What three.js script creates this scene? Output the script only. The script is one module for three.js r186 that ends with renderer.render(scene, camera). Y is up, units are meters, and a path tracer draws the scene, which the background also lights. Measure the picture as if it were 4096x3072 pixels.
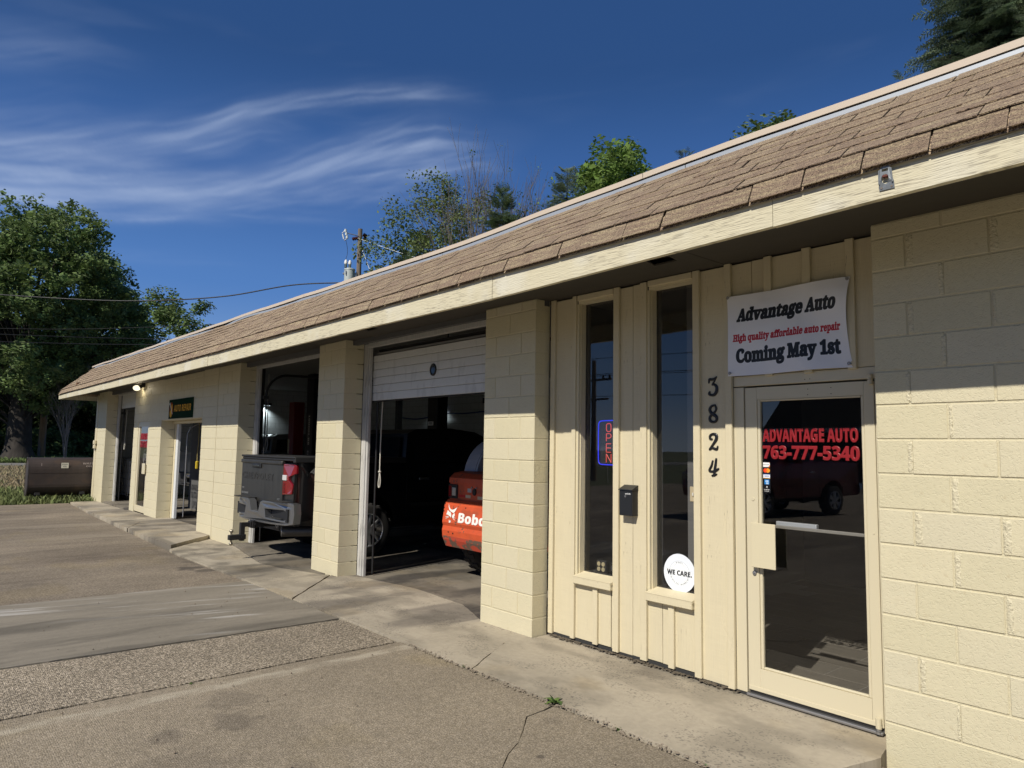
import * as THREE from 'three';
import { mergeGeometries } from 'three/addons/utils/BufferGeometryUtils.js';
import { RoundedBoxGeometry } from 'three/addons/geometries/RoundedBoxGeometry.js';
import { ConvexGeometry } from 'three/addons/geometries/ConvexGeometry.js';
import { FontLoader } from 'three/addons/loaders/FontLoader.js';
import { TextGeometry } from 'three/addons/geometries/TextGeometry.js';

// ------------------------------------------------------------------ camera, sun, sky, exposure
const scene = new THREE.Scene();
const camera = new THREE.PerspectiveCamera(56.916, 1024 / 768, 0.05, 3000);
camera.position.set(1.819, 1.71, 4.431);
camera.rotation.set(0.08984, 0.86417, 0.01625, 'YXZ');
const renderer = new THREE.WebGLRenderer({ antialias: true });
renderer.toneMapping = THREE.LinearToneMapping;
renderer.toneMappingExposure = 1.0;
renderer.shadowMap.enabled = true;

const SUN = new THREE.Vector3(0.26, 0.945, 1).normalize();
const sun = new THREE.DirectionalLight(new THREE.Color(1, 0.94, 0.83), 5.0);
sun.position.copy(SUN).multiplyScalar(60);
sun.castShadow = true;
sun.shadow.mapSize.set(4096, 4096);
Object.assign(sun.shadow.camera, { left: -40, right: 30, top: 30, bottom: -30, near: 1, far: 160 });
scene.add(sun, sun.target);

// ------------------------------------------------------------------ random and noise
function rng(seed) { let a = seed >>> 0; return () => { a = (a + 0x6D2B79F5) | 0; let t = Math.imul(a ^ (a >>> 15), 1 | a); t = (t + Math.imul(t ^ (t >>> 7), 61 | t)) ^ t; return ((t ^ (t >>> 14)) >>> 0) / 4294967296; }; }
const HT = new Float32Array(65536); { const r = rng(7); for (let i = 0; i < 65536; i++) HT[i] = r(); }
const h2 = (i, j) => HT[(Math.imul(i, 73856093) ^ Math.imul(j, 19349663)) >>> 4 & 65535];
function vn(x, y) { const i = Math.floor(x), j = Math.floor(y); let u = x - i, v = y - j; u = u * u * (3 - 2 * u); v = v * v * (3 - 2 * v); const a = h2(i, j), b = h2(i + 1, j), c = h2(i, j + 1), d = h2(i + 1, j + 1); return a + (b - a) * u + (c - a) * v + (a - b - c + d) * u * v; }
function fbm(x, y, n = 4) { let s = 0, a = 0.5, t = 0; for (let i = 0; i < n; i++) { s += a * vn(x, y); t += a; a *= 0.5; x = x * 2.03 + 17.3; y = y * 2.03 + 9.1; } return s / t; }
// periodic value noise for tiling textures
function pn(x, y, px, py) { const m = (a, n) => ((a % n) + n) % n; const i = Math.floor(x), j = Math.floor(y); let u = x - i, v = y - j; u = u * u * (3 - 2 * u); v = v * v * (3 - 2 * v); const a = h2(m(i, px), m(j, py)), b = h2(m(i + 1, px), m(j, py)), c = h2(m(i, px), m(j + 1, py)), d = h2(m(i + 1, px), m(j + 1, py)); return a + (b - a) * u + (c - a) * v + (a - b - c + d) * u * v; }
function pfbm(u, v, fx, fy, n = 4) { let s = 0, a = 0.5, t = 0; for (let i = 0; i < n; i++) { s += a * pn(u * fx + i * 0.37, v * fy + i * 0.71, fx, fy); t += a; a *= 0.5; fx *= 2; fy *= 2; } return s / t; }
const clamp = (x, a = 0, b = 1) => Math.min(b, Math.max(a, x));
const sm = (a, b, x) => { const t = clamp((x - a) / (b - a)); return t * t * (3 - 2 * t); };
const mix = (a, b, t) => a + (b - a) * t;
function lut(tab) { return (x) => { if (x <= tab[0][0]) return tab[0][1]; for (let i = 1; i < tab.length; i++) if (x <= tab[i][0]) return mix(tab[i - 1][1], tab[i][1], (x - tab[i - 1][0]) / (tab[i][0] - tab[i - 1][0])); return tab[tab.length - 1][1]; }; }

// ------------------------------------------------------------------ sky: clear deep blue air with wind-drawn cirrus, computed
{
  const W = 3072, H = 1536, data = new Float32Array(W * H * 4);
  // air colour against elevation (degrees), linear radiance; low stops raised to brighten shaded walls
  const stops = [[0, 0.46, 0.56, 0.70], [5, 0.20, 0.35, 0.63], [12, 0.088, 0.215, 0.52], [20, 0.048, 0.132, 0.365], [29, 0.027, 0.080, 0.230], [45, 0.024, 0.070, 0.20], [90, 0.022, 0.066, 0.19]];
  // cirrus bands: azimuth/elevation paths in degrees, half width in degrees, strength
  const bands = [
    { p: [[-184, 18.2], [-176.3, 18.6], [-170.3, 20.6], [-165.1, 22.2], [-161.2, 23.9], [-157, 25.1], [-152.6, 26.2], [-145.6, 27.0]], w: 0.7, a: 0.5 },
    { p: [[-170.3, 20.0], [-165.1, 21.5], [-160, 23.2]], w: 1.3, a: 0.22 },
    { p: [[-188, 16.6], [-177.8, 16.1], [-173.7, 16.2], [-170.3, 16.5], [-164.8, 17.6], [-159.5, 19.5], [-154.6, 21.4], [-149, 23.3], [-146.3, 24]], w: 0.9, a: 0.62 },
    { p: [[-164.8, 17.2], [-159.5, 18.6], [-152.3, 20.2], [-143.1, 22.0]], w: 1.3, a: 0.5 },
    { p: [[-186, 17.6], [-176.4, 17.4], [-173, 17.8], [-167, 18.2], [-160, 19]], w: 1.6, a: 0.42 },
    { p: [[-184, 14.8], [-177.2, 14.8], [-172.2, 15.2], [-164.8, 16.2]], w: 0.55, a: 0.34 },
    { p: [[-182, 23.4], [-177.9, 23.8], [-175.9, 24.5], [-171.8, 26]], w: 1.2, a: 0.2 },
    { p: [[-152.1, 24.3], [-149.8, 25], [-147.9, 25.8]], w: 0.5, a: 0.16 },
    { p: [[-178, 19.6], [-175, 20.6], [-172.4, 21.8]], w: 1.2, a: 0.2 },
    { p: [[-160, 17.0], [-157.3, 17.2], [-152.9, 17.4]], w: 0.4, a: 0.16 },
    { p: [[-174, 12.7], [-170.6, 12.8], [-164, 13.3]], w: 0.6, a: 0.12 }];
  for (const b of bands) b.lo = Math.min(...b.p.map((q) => q[1])) - 3.2 * b.w, b.hi = Math.max(...b.p.map((q) => q[1])) + 3.2 * b.w, b.f = lut(b.p), b.x0 = b.p[0][0], b.x1 = b.p[b.p.length - 1][0];
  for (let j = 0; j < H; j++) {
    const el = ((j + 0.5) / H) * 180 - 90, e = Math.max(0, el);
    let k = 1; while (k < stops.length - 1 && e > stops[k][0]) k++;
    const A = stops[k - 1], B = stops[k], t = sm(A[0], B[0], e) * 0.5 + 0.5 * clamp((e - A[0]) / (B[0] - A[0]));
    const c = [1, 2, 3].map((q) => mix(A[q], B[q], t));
    for (let i = 0; i < W; i++) {
      let az = ((i + 0.5) / W) * 360 - 180, d = 0;
      if (el > 2 && el < 60) {
        for (const s of [0, -360]) {
          const x = az + s;
          if (x < -196 || x > -132) continue;
          for (const b of bands) {
            if (el < b.lo || el > b.hi) continue;
            const y = el - b.f(x), along = sm(b.x0 - 6, b.x0 + 3, x) * (1 - sm(b.x1 - 4, b.x1 + 5, x));
            if (along <= 0) continue;
            const yy = y + (fbm(x * 0.11 + b.w * 9, el * 0.3, 3) - 0.5) * b.w * 1.3, t = yy / b.w;
            const prof = t < 0 ? Math.exp(-t * t * 1.5) : Math.exp(-t * t * 0.55);
            const fib = fbm(x * 0.10 + t * 0.35 + 5 * b.w, t * 1.15 - x * 0.015 + b.a * 31, 4), hair = fbm(x * 0.34 + y * 0.5, (y - x * 0.11) * 3.4 + b.a * 11, 4);
            const soft = fbm(x * 0.07 + 40 * b.a, el * 0.18, 3);
            d += b.a * along * prof * (0.30 + 0.95 * sm(0.28, 0.78, fib)) * (0.72 + 0.55 * sm(0.3, 0.75, hair)) * (0.5 + 0.8 * sm(0.28, 0.72, soft));
          }
        }
        if (el > 6) { const m = fbm(az * 0.05 + 3, el * 0.22 + 8, 4), n2 = fbm(az * 0.12, el * 0.9 - az * 0.08, 4); d += 0.05 * sm(0.52, 0.8, m) * sm(0.4, 0.75, n2) * (1 - sm(30, 55, el)); }
      }
      d = 1 - Math.exp(-d * 0.75);
      const o = (j * W + i) * 4;
      data[o] = mix(c[0], 0.50, d); data[o + 1] = mix(c[1], 0.60, d); data[o + 2] = mix(c[2], 0.80, d); data[o + 3] = 1;
    }
  }
  const t = new THREE.DataTexture(data, W, H, THREE.RGBAFormat, THREE.FloatType);
  t.mapping = THREE.EquirectangularReflectionMapping; t.magFilter = THREE.LinearFilter; t.minFilter = THREE.LinearFilter; t.colorSpace = THREE.LinearSRGBColorSpace; t.needsUpdate = true;
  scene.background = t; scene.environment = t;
}

// ------------------------------------------------------------------ textures
const SR = new Uint8Array(4097); for (let i = 0; i <= 4096; i++) { const l = i / 4096; SR[i] = Math.round(255 * (l <= 0.0031308 ? 12.92 * l : 1.055 * Math.pow(l, 1 / 2.4) - 0.055)); }
function colorTex(w, h, fn) {   // fn(u, v, out) writes a linear albedo
  const d = new Uint8Array(w * h * 4), o = [0, 0, 0];
  for (let j = 0, k = 0; j < h; j++) for (let i = 0; i < w; i++, k += 4) { fn((i + 0.5) / w, (j + 0.5) / h, o); d[k] = SR[(clamp(o[0]) * 4096) | 0]; d[k + 1] = SR[(clamp(o[1]) * 4096) | 0]; d[k + 2] = SR[(clamp(o[2]) * 4096) | 0]; d[k + 3] = 255; }
  return fin(new THREE.DataTexture(d, w, h), THREE.SRGBColorSpace);
}
function grayTex(w, h, fn) {
  const d = new Uint8Array(w * h * 4);
  for (let j = 0, k = 0; j < h; j++) for (let i = 0; i < w; i++, k += 4) { const g = (clamp(fn((i + 0.5) / w, (j + 0.5) / h)) * 255) | 0; d[k] = d[k + 1] = d[k + 2] = g; d[k + 3] = 255; }
  return fin(new THREE.DataTexture(d, w, h), THREE.NoColorSpace);
}
function fin(t, cs) { t.wrapS = t.wrapT = THREE.RepeatWrapping; t.magFilter = THREE.LinearFilter; t.minFilter = THREE.LinearMipmapLinearFilter; t.generateMipmaps = true; t.colorSpace = cs; t.needsUpdate = true; return t; }
function rep(t, x, y = x) { const c = t.clone(); c.repeat.set(x, y); c.needsUpdate = true; return c; }
function canvasTex(w, h, draw) { const c = document.createElement('canvas'); c.width = w; c.height = h; const g = c.getContext('2d'); draw(g, w, h); const t = new THREE.CanvasTexture(c); t.colorSpace = THREE.SRGBColorSpace; t.magFilter = THREE.LinearFilter; return t; }
const std = (o) => new THREE.MeshStandardMaterial(o);
const phy = (o) => new THREE.MeshPhysicalMaterial(o);
const lin = (r, g, b) => new THREE.Color().setRGB(r, g, b);

// ------------------------------------------------------------------ geometry helpers
function metUV(g0, ox = 0, oy = 0, sx = 1, sy = 1) {   // uv in metres by the way each face points
  const g = g0.index ? g0.toNonIndexed() : g0; const p = g.attributes.position, n = p.count, uv = new Float32Array(n * 2);
  const a = new THREE.Vector3(), b = new THREE.Vector3(), c = new THREE.Vector3();
  for (let i = 0; i < n; i += 3) {
    a.fromBufferAttribute(p, i); b.fromBufferAttribute(p, i + 1); c.fromBufferAttribute(p, i + 2);
    const nn = b.clone().sub(a).cross(c.clone().sub(a)), X = Math.abs(nn.x), Y = Math.abs(nn.y), Z = Math.abs(nn.z);
    for (let k = 0; k < 3; k++) { const q = [a, b, c][k]; const [u, v] = Z >= X && Z >= Y ? [q.x, q.y] : X >= Y ? [q.z, q.y] : [q.x, q.z]; uv[(i + k) * 2] = (u + ox) * sx; uv[(i + k) * 2 + 1] = (v + oy) * sy; }
  }
  g.setAttribute('uv', new THREE.BufferAttribute(uv, 2)); return g;
}
const clean = (g) => { const q = g.index ? g.toNonIndexed() : g; for (const k of Object.keys(q.attributes)) if (!['position', 'normal', 'uv'].includes(k)) q.deleteAttribute(k); if (!q.attributes.uv) q.setAttribute('uv', new THREE.BufferAttribute(new Float32Array(q.attributes.position.count * 2), 2)); return q; };
const merge = (L) => mergeGeometries(L.map(clean));
function box(x0, x1, y0, y1, z0, z1) { const g = new THREE.BoxGeometry(x1 - x0, y1 - y0, z1 - z0); g.translate((x0 + x1) / 2, (y0 + y1) / 2, (z0 + z1) / 2); return metUV(g); }
const sheet = (x0, x1, y0, y1, z) => { const g = new THREE.PlaneGeometry(x1 - x0, y1 - y0); g.translate((x0 + x1) / 2, (y0 + y1) / 2, z); return g; };
function rbox(x0, x1, y0, y1, z0, z1, r = 0.01, s = 2) { const g = new RoundedBoxGeometry(x1 - x0, y1 - y0, z1 - z0, s, Math.min(r, (x1 - x0) / 2.01, (y1 - y0) / 2.01, (z1 - z0) / 2.01)); g.translate((x0 + x1) / 2, (y0 + y1) / 2, (z0 + z1) / 2); return metUV(g); }
function cham(x0, x1, y0, y1, z0, z1, c) { const P = []; for (const x of [x0, x1]) for (const y of [y0, y1]) for (const z of [z0, z1]) { const ix = x === x0 ? c : -c, iy = y === y0 ? c : -c, iz = z === z0 ? c : -c; P.push(new THREE.Vector3(x, y + iy, z + iz), new THREE.Vector3(x + ix, y, z + iz), new THREE.Vector3(x + ix, y + iy, z)); } return metUV(new ConvexGeometry(P)); }
function tube(pts, r, seg = 24, rs = 8, closed = false) { const c = new THREE.CatmullRomCurve3(pts.map((p) => new THREE.Vector3(...p)), closed, 'centripetal'); return new THREE.TubeGeometry(c, seg, r, rs, closed); }
function bar(a, b, r0, r1 = r0, n = 8) { const A = new THREE.Vector3(...a), B = new THREE.Vector3(...b), d = B.clone().sub(A), g = new THREE.CylinderGeometry(r1, r0, d.length(), n); g.translate(0, d.length() / 2, 0); g.applyQuaternion(new THREE.Quaternion().setFromUnitVectors(new THREE.Vector3(0, 1, 0), d.normalize())); g.translate(A.x, A.y, A.z); return g; }
function extr(pts, depth, bevel = 0, holes = [], seg = 2, steps = 1) { const s = new THREE.Shape(pts.map((p) => new THREE.Vector2(p[0], p[1]))); for (const h of holes) s.holes.push(new THREE.Path(h.map((p) => new THREE.Vector2(p[0], p[1])))); return new THREE.ExtrudeGeometry(s, { depth: depth - 2 * bevel, bevelEnabled: bevel > 0, bevelSize: bevel, bevelThickness: Math.min(bevel, 0.001), bevelOffset: -bevel, bevelSegments: seg, steps }).translate(0, 0, bevel); }

// ------------------------------------------------------------------ scene graph helpers
const taken = {};
function numbered(n) { const k = taken[n] = (taken[n] ?? -1) + 1; return k ? n + '_' + String(k).padStart(3, '0') : n; }
function tag(o, label, category, group) { o.userData.label = label; o.userData.category = category; if (group) o.userData.group = group; return o; }
function thing(name, label, category, pos = [0, 0, 0], group) { const o = new THREE.Group(); o.name = numbered(name); o.position.set(...pos); scene.add(o); return tag(o, label, category, group); }
function part(name, geo, mat, parent) { const m = new THREE.Mesh(Array.isArray(geo) ? merge(geo) : geo, mat); m.name = parent === scene ? numbered(name) : name; m.castShadow = m.receiveShadow = true; parent.add(m); return m; }
function grp(name, parent) { const g = new THREE.Group(); g.name = name; parent.add(g); return g; }
function struct(name, geo, mat) { const m = part(name, geo, mat, scene); m.userData.kind = 'structure'; return m; }

// ------------------------------------------------------------------ materials
const M = {};
{ // painted concrete block: cream paint, faint blotches; fine pores as bump
  const t = colorTex(1024, 1024, (u, v, o) => { const n = pfbm(u, v, 6, 6, 4) - 0.5, f = pfbm(u, v, 60, 60, 3) - 0.5; const d = sm(0.73, 0.80, pfbm(u + 0.3, v, 24, 24, 4)) * 0.10 * sm(0.45, 0.6, pfbm(u, v, 3, 3, 2)); const k = 1 + n * 0.07 + f * 0.05 - d; o[0] = 0.60 * k; o[1] = 0.545 * k * (1 - d * 0.3); o[2] = 0.385 * k * (1 - d * 0.6); });
  const b = grayTex(1024, 1024, (u, v) => { const f = pfbm(u, v, 90, 90, 3), g = pfbm(u, v, 28, 28, 3), p = sm(0.60, 0.70, pn(u * 110, v * 110, 110, 110) * 0.6 + pn(u * 44, v * 44, 44, 44) * 0.4); return 0.55 + (f - 0.5) * 0.42 + (g - 0.5) * 0.35 - p * 0.42; });
  M.block = std({ map: t, bumpMap: rep(b, 2, 2), bumpScale: 0.0021, roughness: 0.62 });
  t.repeat.set(0.8, 0.8);
  M.blocks = [0, 1, 2, 3].map((i) => { const m = M.block.clone(); const k = [1, 0.985, 1.012, 0.97][i]; m.color = lin(k, k * [1, 1.004, 0.996, 1][i], k * [1, 1.02, 0.98, 0.97][i]); return m; });
  M.mortar = M.block.clone(); M.mortar.color = lin(0.96, 0.955, 0.94);
  const rb = grayTex(512, 512, (u, v) => pfbm(u, v, 22, 22, 5)); M.smear = M.block.clone(); M.smear.bumpMap = rep(rb, 4, 4); M.smear.bumpScale = 0.008;
}
{ // painted rough-sawn siding: vertical grain, knots, thin splits
  const knots = []; const r = rng(5); for (let i = 0; i < 7; i++) knots.push([r(), r(), 0.02 + r() * 0.02]);
  const H = (u, v) => { let x = u * 38, warp = 0; for (const [kx, ky, kr] of knots) { let dx = u - kx, dy = (v - ky) * 2.2; dx -= Math.round(dx); const d2 = (dx * dx + dy * dy * 0.25) / (kr * kr); warp += Math.sign(dx || 1) * 1.6 * Math.exp(-d2 * 0.7); } x += warp + (pfbm(u, v, 4, 3, 3) - 0.5) * 3; const ring = Math.abs(((x % 1) + 1) % 1 - 0.5) * 2; const fine = pn(u * 300 + warp * 6, v * 10, 300, 10), saw = pn(u * 6, v * 160, 6, 160); return 0.5 + (ring - 0.5) * 0.22 + (fine - 0.5) * 0.4 + (saw - 0.5) * 0.22; };
  const b = grayTex(1024, 1024, H);
  const t = colorTex(1024, 1024, (u, v, o) => { const k = 1 + (pfbm(u, v, 5, 5, 4) - 0.5) * 0.08; const chip = sm(0.86, 0.92, pn(u * 260, v * 40, 260, 40)) * sm(0.60, 0.70, pfbm(u, v, 8, 8, 3)); const h = H(u, v); const kk = k * (0.94 + 0.1 * h); o[0] = mix(0.61 * kk, 0.20, chip * 0.6); o[1] = mix(0.54 * kk, 0.16, chip * 0.6); o[2] = mix(0.375 * kk, 0.11, chip * 0.6); });
  M.siding = std({ map: t, bumpMap: b, bumpScale: 0.0022, roughness: 0.68 });
  M.trim = std({ color: lin(0.605, 0.54, 0.375), bumpMap: b, bumpScale: 0.0009, roughness: 0.55 });
  M.doorpaint = std({ color: lin(0.59, 0.53, 0.38), roughness: 0.42, bumpMap: rep(b, 0.7, 0.4), bumpScale: 0.0004 });
}
{ // weathered fascia paint: grain along the board, bare grey streaks
  const H = (u, v) => { const w = (pfbm(u, v, 6, 2, 3) - 0.5) * 1.6; return pn(u * 34, v * 80 + w * 4, 34, 80) * 0.5 + pn(u * 70, v * 150 + w * 8, 70, 150) * 0.5; };
  const b = grayTex(2048, 256, H);
  const t = colorTex(2048, 256, (u, v, o) => { const h = H(u, v), z = pfbm(u, v, 10, 2, 4); const bare = sm(0.42, 0.26, h) * sm(0.40, 0.62, z) * 0.62, pale = sm(0.5, 0.7, pfbm(u + 0.4, v, 7, 1, 3)); const k = 0.92 + 0.12 * h; o[0] = mix(mix(0.60, 0.64, pale) * k, 0.20, bare); o[1] = mix(mix(0.55, 0.61, pale) * k, 0.17, bare); o[2] = mix(mix(0.40, 0.50, pale) * k, 0.13, bare); });
  M.fascia = std({ map: t, bumpMap: b, bumpScale: 0.003, roughness: 0.75 });
}
{ // asphalt shingles: tan, brown and dark mineral granules
  const t = colorTex(1024, 1024, (u, v, o) => { const g = h2((u * 210) | 0, (v * 210) | 0), g2 = pn(u * 170, v * 170, 170, 170), n = pfbm(u, v, 5, 7, 3), s = clamp(g * 0.55 + g2 * 0.45); const patch = sm(0.46, 0.62, n); let r = 0.31, gg = 0.225, b = 0.145; if (s > 0.58) { r = 0.62; gg = 0.475; b = 0.295; } else if (s < 0.36) { r = 0.085; gg = 0.06; b = 0.046; } const k = mix(0.84, 1.10, patch); o[0] = r * k * 0.85; o[1] = gg * k * mix(0.95, 1.02, patch) * 0.88; o[2] = b * k * 0.93; });
  const b = grayTex(512, 512, (u, v) => pn(u * 250, v * 250, 250, 250));
  M.shingle = [[1, 1, 1], [0.93, 0.915, 0.91], [1.05, 1.05, 1.04], [0.97, 0.95, 0.945]].map((c) => std({ map: t, color: lin(...c), bumpMap: rep(b, 1, 1), bumpScale: 0.0025, roughness: 0.95 }));
  M.felt = std({ color: lin(0.02, 0.018, 0.018), roughness: 0.95 });
}
const rustT = colorTex(512, 512, (u, v, o) => { const n = pfbm(u, v, 8, 8, 5), f = pfbm(u, v, 40, 40, 3); const k = 0.7 + n * 0.6; o[0] = mix(0.22, 0.13, f) * k; o[1] = mix(0.20, 0.09, n) * k; o[2] = mix(0.19, 0.06, n) * k; });
M.galv = std({ color: lin(0.50, 0.53, 0.56), metalness: 0.55, roughness: 0.5 });
M.jamb = std({ map: colorTex(256, 1024, (u, v, o) => { const k = 0.9 + 0.2 * pn(u * 60, v * 8, 60, 8), d = sm(0.5, 0.8, pfbm(u, v, 8, 10, 4)); const q = mix(0.46, 0.30, d) * k; o[0] = q; o[1] = q * 0.985; o[2] = q * 0.95; }), roughness: 0.6 });
M.soffit = std({ color: lin(0.056, 0.050, 0.040), roughness: 0.8, bumpMap: grayTex(256, 256, (u, v) => pfbm(u, v, 12, 12, 4)), bumpScale: 0.002 });
M.cap = std({ color: lin(0.56, 0.475, 0.385), roughness: 0.5 });
M.black = std({ color: lin(0.012, 0.012, 0.013), roughness: 0.5 });
M.rubber = std({ color: lin(0.018, 0.017, 0.016), roughness: 0.85 });
M.dark = std({ color: lin(0.03, 0.03, 0.03), roughness: 0.9 });
M.glass = phy({ color: 0xffffff, transmission: 1, thickness: 0, roughness: 0.0, ior: 1.75, specularIntensity: 1 });
M.chrome = std({ color: lin(0.62, 0.62, 0.64), metalness: 1, roughness: 0.2 });
M.steel = std({ color: lin(0.35, 0.35, 0.36), metalness: 0.8, roughness: 0.45 });
M.white = std({ color: lin(0.7, 0.7, 0.68), roughness: 0.55 });
M.inwall = std({ color: lin(0.42, 0.43, 0.42), roughness: 0.8 });
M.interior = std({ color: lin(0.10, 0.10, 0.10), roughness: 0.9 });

// ------------------------------------------------------------------ concrete
// stones: nearest of jittered points; returns [distance, tone]
function stones(x, y) { const i = Math.floor(x - 0.5), j = Math.floor(y - 0.5); let bd = 9, bt = 0; for (let a = 0; a < 2; a++) for (let b = 0; b < 2; b++) { const hx = h2(i + a, j + b), hy = h2(i + a + 57, j + b + 113), dx = i + a + 0.15 + 0.7 * hx - x, dy = j + b + 0.15 + 0.7 * hy - y, d = dx * dx + dy * dy; if (d < bd) { bd = d; bt = (hx * 7.31 + hy * 3.77) % 1; } } stones.t = bt; return Math.sqrt(bd); }
const STAINS = []; { const r = rng(91); for (let i = 0; i < 70; i++) STAINS.push([-22 + r() * 23, -0.2 + r() * 6, 0.03 + Math.pow(r(), 3) * 0.32, r() * 0.5]); STAINS.push([-8.7, 1.27, 0.22, 1], [-8.35, 1.22, 0.16, 0.9], [-9.3, 1.15, 0.13, 0.6], [-1.9, 2.7, 0.10, 0.3], [-2.3, 3.2, 0.34, 0.28], [-2.75, 3.15, 0.13, 0.45], [-1.2, 1.6, 0.03, 0.8]); }
function concrete(kind, x, z, o, stains) {
  let r, g, b; const big = fbm(x * 0.55 + 3, z * 0.7 + 8, 4), mid = fbm(x * 2.3, z * 2.3 + 40, 4), fine = fbm(x * 34, z * 34, 2);
  if (kind === 'fine' || kind === 'coarse' || kind === 'old') {
    const s = kind === 'coarse' ? 62 : kind === 'old' ? 60 : 95, d = stones(x * s, z * s), t = stones.t; const pit = sm(0.42, 0.62, d);
    const tone = kind === 'coarse' ? 0.55 + 0.95 * t : 0.74 + 0.55 * t;
    [r, g, b] = kind === 'old' ? [0.235, 0.192, 0.142] : kind === 'coarse' ? [0.325, 0.270, 0.200] : [0.262, 0.217, 0.158];
    const k = mix(tone, kind === 'coarse' ? 0.35 : 0.62, pit) * (0.66 + 0.50 * big + 0.24 * mid) * (0.86 + 0.28 * fine); r *= k; g *= k * (1 + 0.02 * t); b *= k * (0.96 + 0.1 * t);
    if (kind !== 'coarse') { const rust = sm(0.60, 0.74, fbm(x * 0.9 + 7, z * 1.3 + 2, 4)) * 0.3; r = mix(r, r * 1.06, rust); b = mix(b, b * 0.72, rust); }
    if (kind === 'fine') { const q = Math.abs(x + 3.46 - (z - 2.4) * 0.035 + (fbm(x * 3, z * 5, 3) - 0.5) * 0.07); const st = (1 - sm(0.03, 0.085, q)) * (0.35 + 0.65 * sm(0.35, 0.6, fbm(x * 20, z * 6, 3))); r = mix(r, 0.47, st * 0.55); g = mix(g, 0.42, st * 0.55); b = mix(b, 0.33, st * 0.55); }
    if (kind === 'old') { const streak = sm(0.42, 0.74, fbm(x * 1.5 + 9 + 0.5 * fbm(x, z, 3), z * 0.45, 5)) * 0.5 + sm(0.45, 0.75, fbm(x * 6 + 9, z * 0.9, 5)) * 0.30; r *= 1 - streak * 0.5; g *= 1 - streak * 0.52; b *= 1 - streak * 0.52; const pale = sm(0.55, 0.72, fbm(x * 1.4 + 30, z * 0.5 + 4, 4)) * 0.3; r = mix(r, 0.36, pale); g = mix(g, 0.31, pale); b = mix(b, 0.24, pale); }
  } else if (kind === 'patch') {
    const sw = fbm(x * 5.5 + fbm(x, z, 2) * 2, z * 0.75, 5), sw2 = fbm(x * 14, z * 1.6 + 20, 4); const k = 0.72 + 0.42 * sw + 0.22 * (sw2 - 0.5) + 0.12 * (fine - 0.5);
    r = 0.230 * k; g = 0.203 * k; b = 0.160 * k; const w = sm(0.52, 0.74, fbm(x * 9 + z * 2.4, z * 1.3 + x * 0.8, 5)) * sm(0.42, 0.60, fbm(x * 0.9 + 2, z * 0.6 + 11, 3)); r = mix(r, 0.46, w * 0.7); g = mix(g, 0.44, w * 0.7); b = mix(b, 0.41, w * 0.7);
    const dk = sm(0.48, 0.78, fbm(x * 3.2 + 50 + 0.6 * fbm(x * 2, z * 2, 3), z * 0.7, 5)) * 0.42; r *= 1 - dk; g *= 1 - dk; b *= 1 - dk;
    const tan = sm(0.2, 0, Math.abs(z - 1.05)) * 0; r = mix(r, 0.3, tan);
  } else {   // apron and floor: trowelled concrete
    const k = 0.74 + 0.5 * big * 0.8 + 0.32 * (mid - 0.5) + 0.16 * (fine - 0.5); r = 0.385 * k; g = 0.338 * k; b = 0.262 * k;
    const sp = sm(0.70, 0.80, vn(x * 95, z * 95)) * sm(0.42, 0.62, fbm(x * 3.5, z * 5, 4)); r *= 1 - sp * 0.42; g *= 1 - sp * 0.42; b *= 1 - sp * 0.40; const dirt = sm(0.46, 0.68, fbm(x * 1.7 + 3, z * 3.1 + 13, 5)) * 0.26; r *= 1 - dirt; g *= 1 - dirt; b *= 1 - dirt;
    const rust = sm(0.56, 0.72, fbm(x * 1.6 + 21, z * 1.8 + 5, 4)) * 0.35; g *= 1 - rust * 0.10; b *= 1 - rust * 0.3;
    if (x < -3.9) { const tyre = sm(0.46, 0.70, fbm(x * 2.4 + 70, z * 0.9 + 3, 4)); const q = (kind === 'floor' ? 0.62 : 0.42) * tyre; r *= 1 - q; g *= 1 - q; b *= 1 - q * 0.95; }
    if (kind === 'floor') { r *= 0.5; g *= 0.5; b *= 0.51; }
    if (x > -11.9 && x < -7) { const w = sm(0.35, 0.65, fbm(x * 2.2, z * 2.2 + 9, 3)) * sm(-12, -10.5, x) * (1 - sm(-8.4, -7, x)) * 0.5; r *= 1 - w; g *= 1 - w; b *= 1 - w; }
  }
  for (const [sx, sz, sr, sa] of stains) { const dx = x - sx, dz = z - sz; if (Math.abs(dx) > sr * 1.6 || Math.abs(dz) > sr * 1.6) continue; const dd = Math.hypot(dx, dz) / sr + (fbm(x * 9 + sx, z * 9, 3) - 0.5) * 1.1; const a = (1 - sm(0.55, 1, dd)) * sa * 0.75; r = mix(r, 0.055, a); g = mix(g, 0.045, a); b = mix(b, 0.038, a); }
  o[0] = r; o[1] = g; o[2] = b;
}
const aggBump = grayTex(1024, 1024, (u, v) => { const i = stones(u * 100, v * 100); return 0.75 - sm(0.25, 0.62, i) * 0.5 + (pfbm(u, v, 60, 60, 2) - 0.5) * 0.25; });
const slabBump = grayTex(512, 512, (u, v) => 0.5 + (pfbm(u, v, 40, 40, 4) - 0.5) * 0.8 - sm(0.72, 0.8, pn(u * 70, v * 70, 70, 70)) * 0.3);
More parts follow.
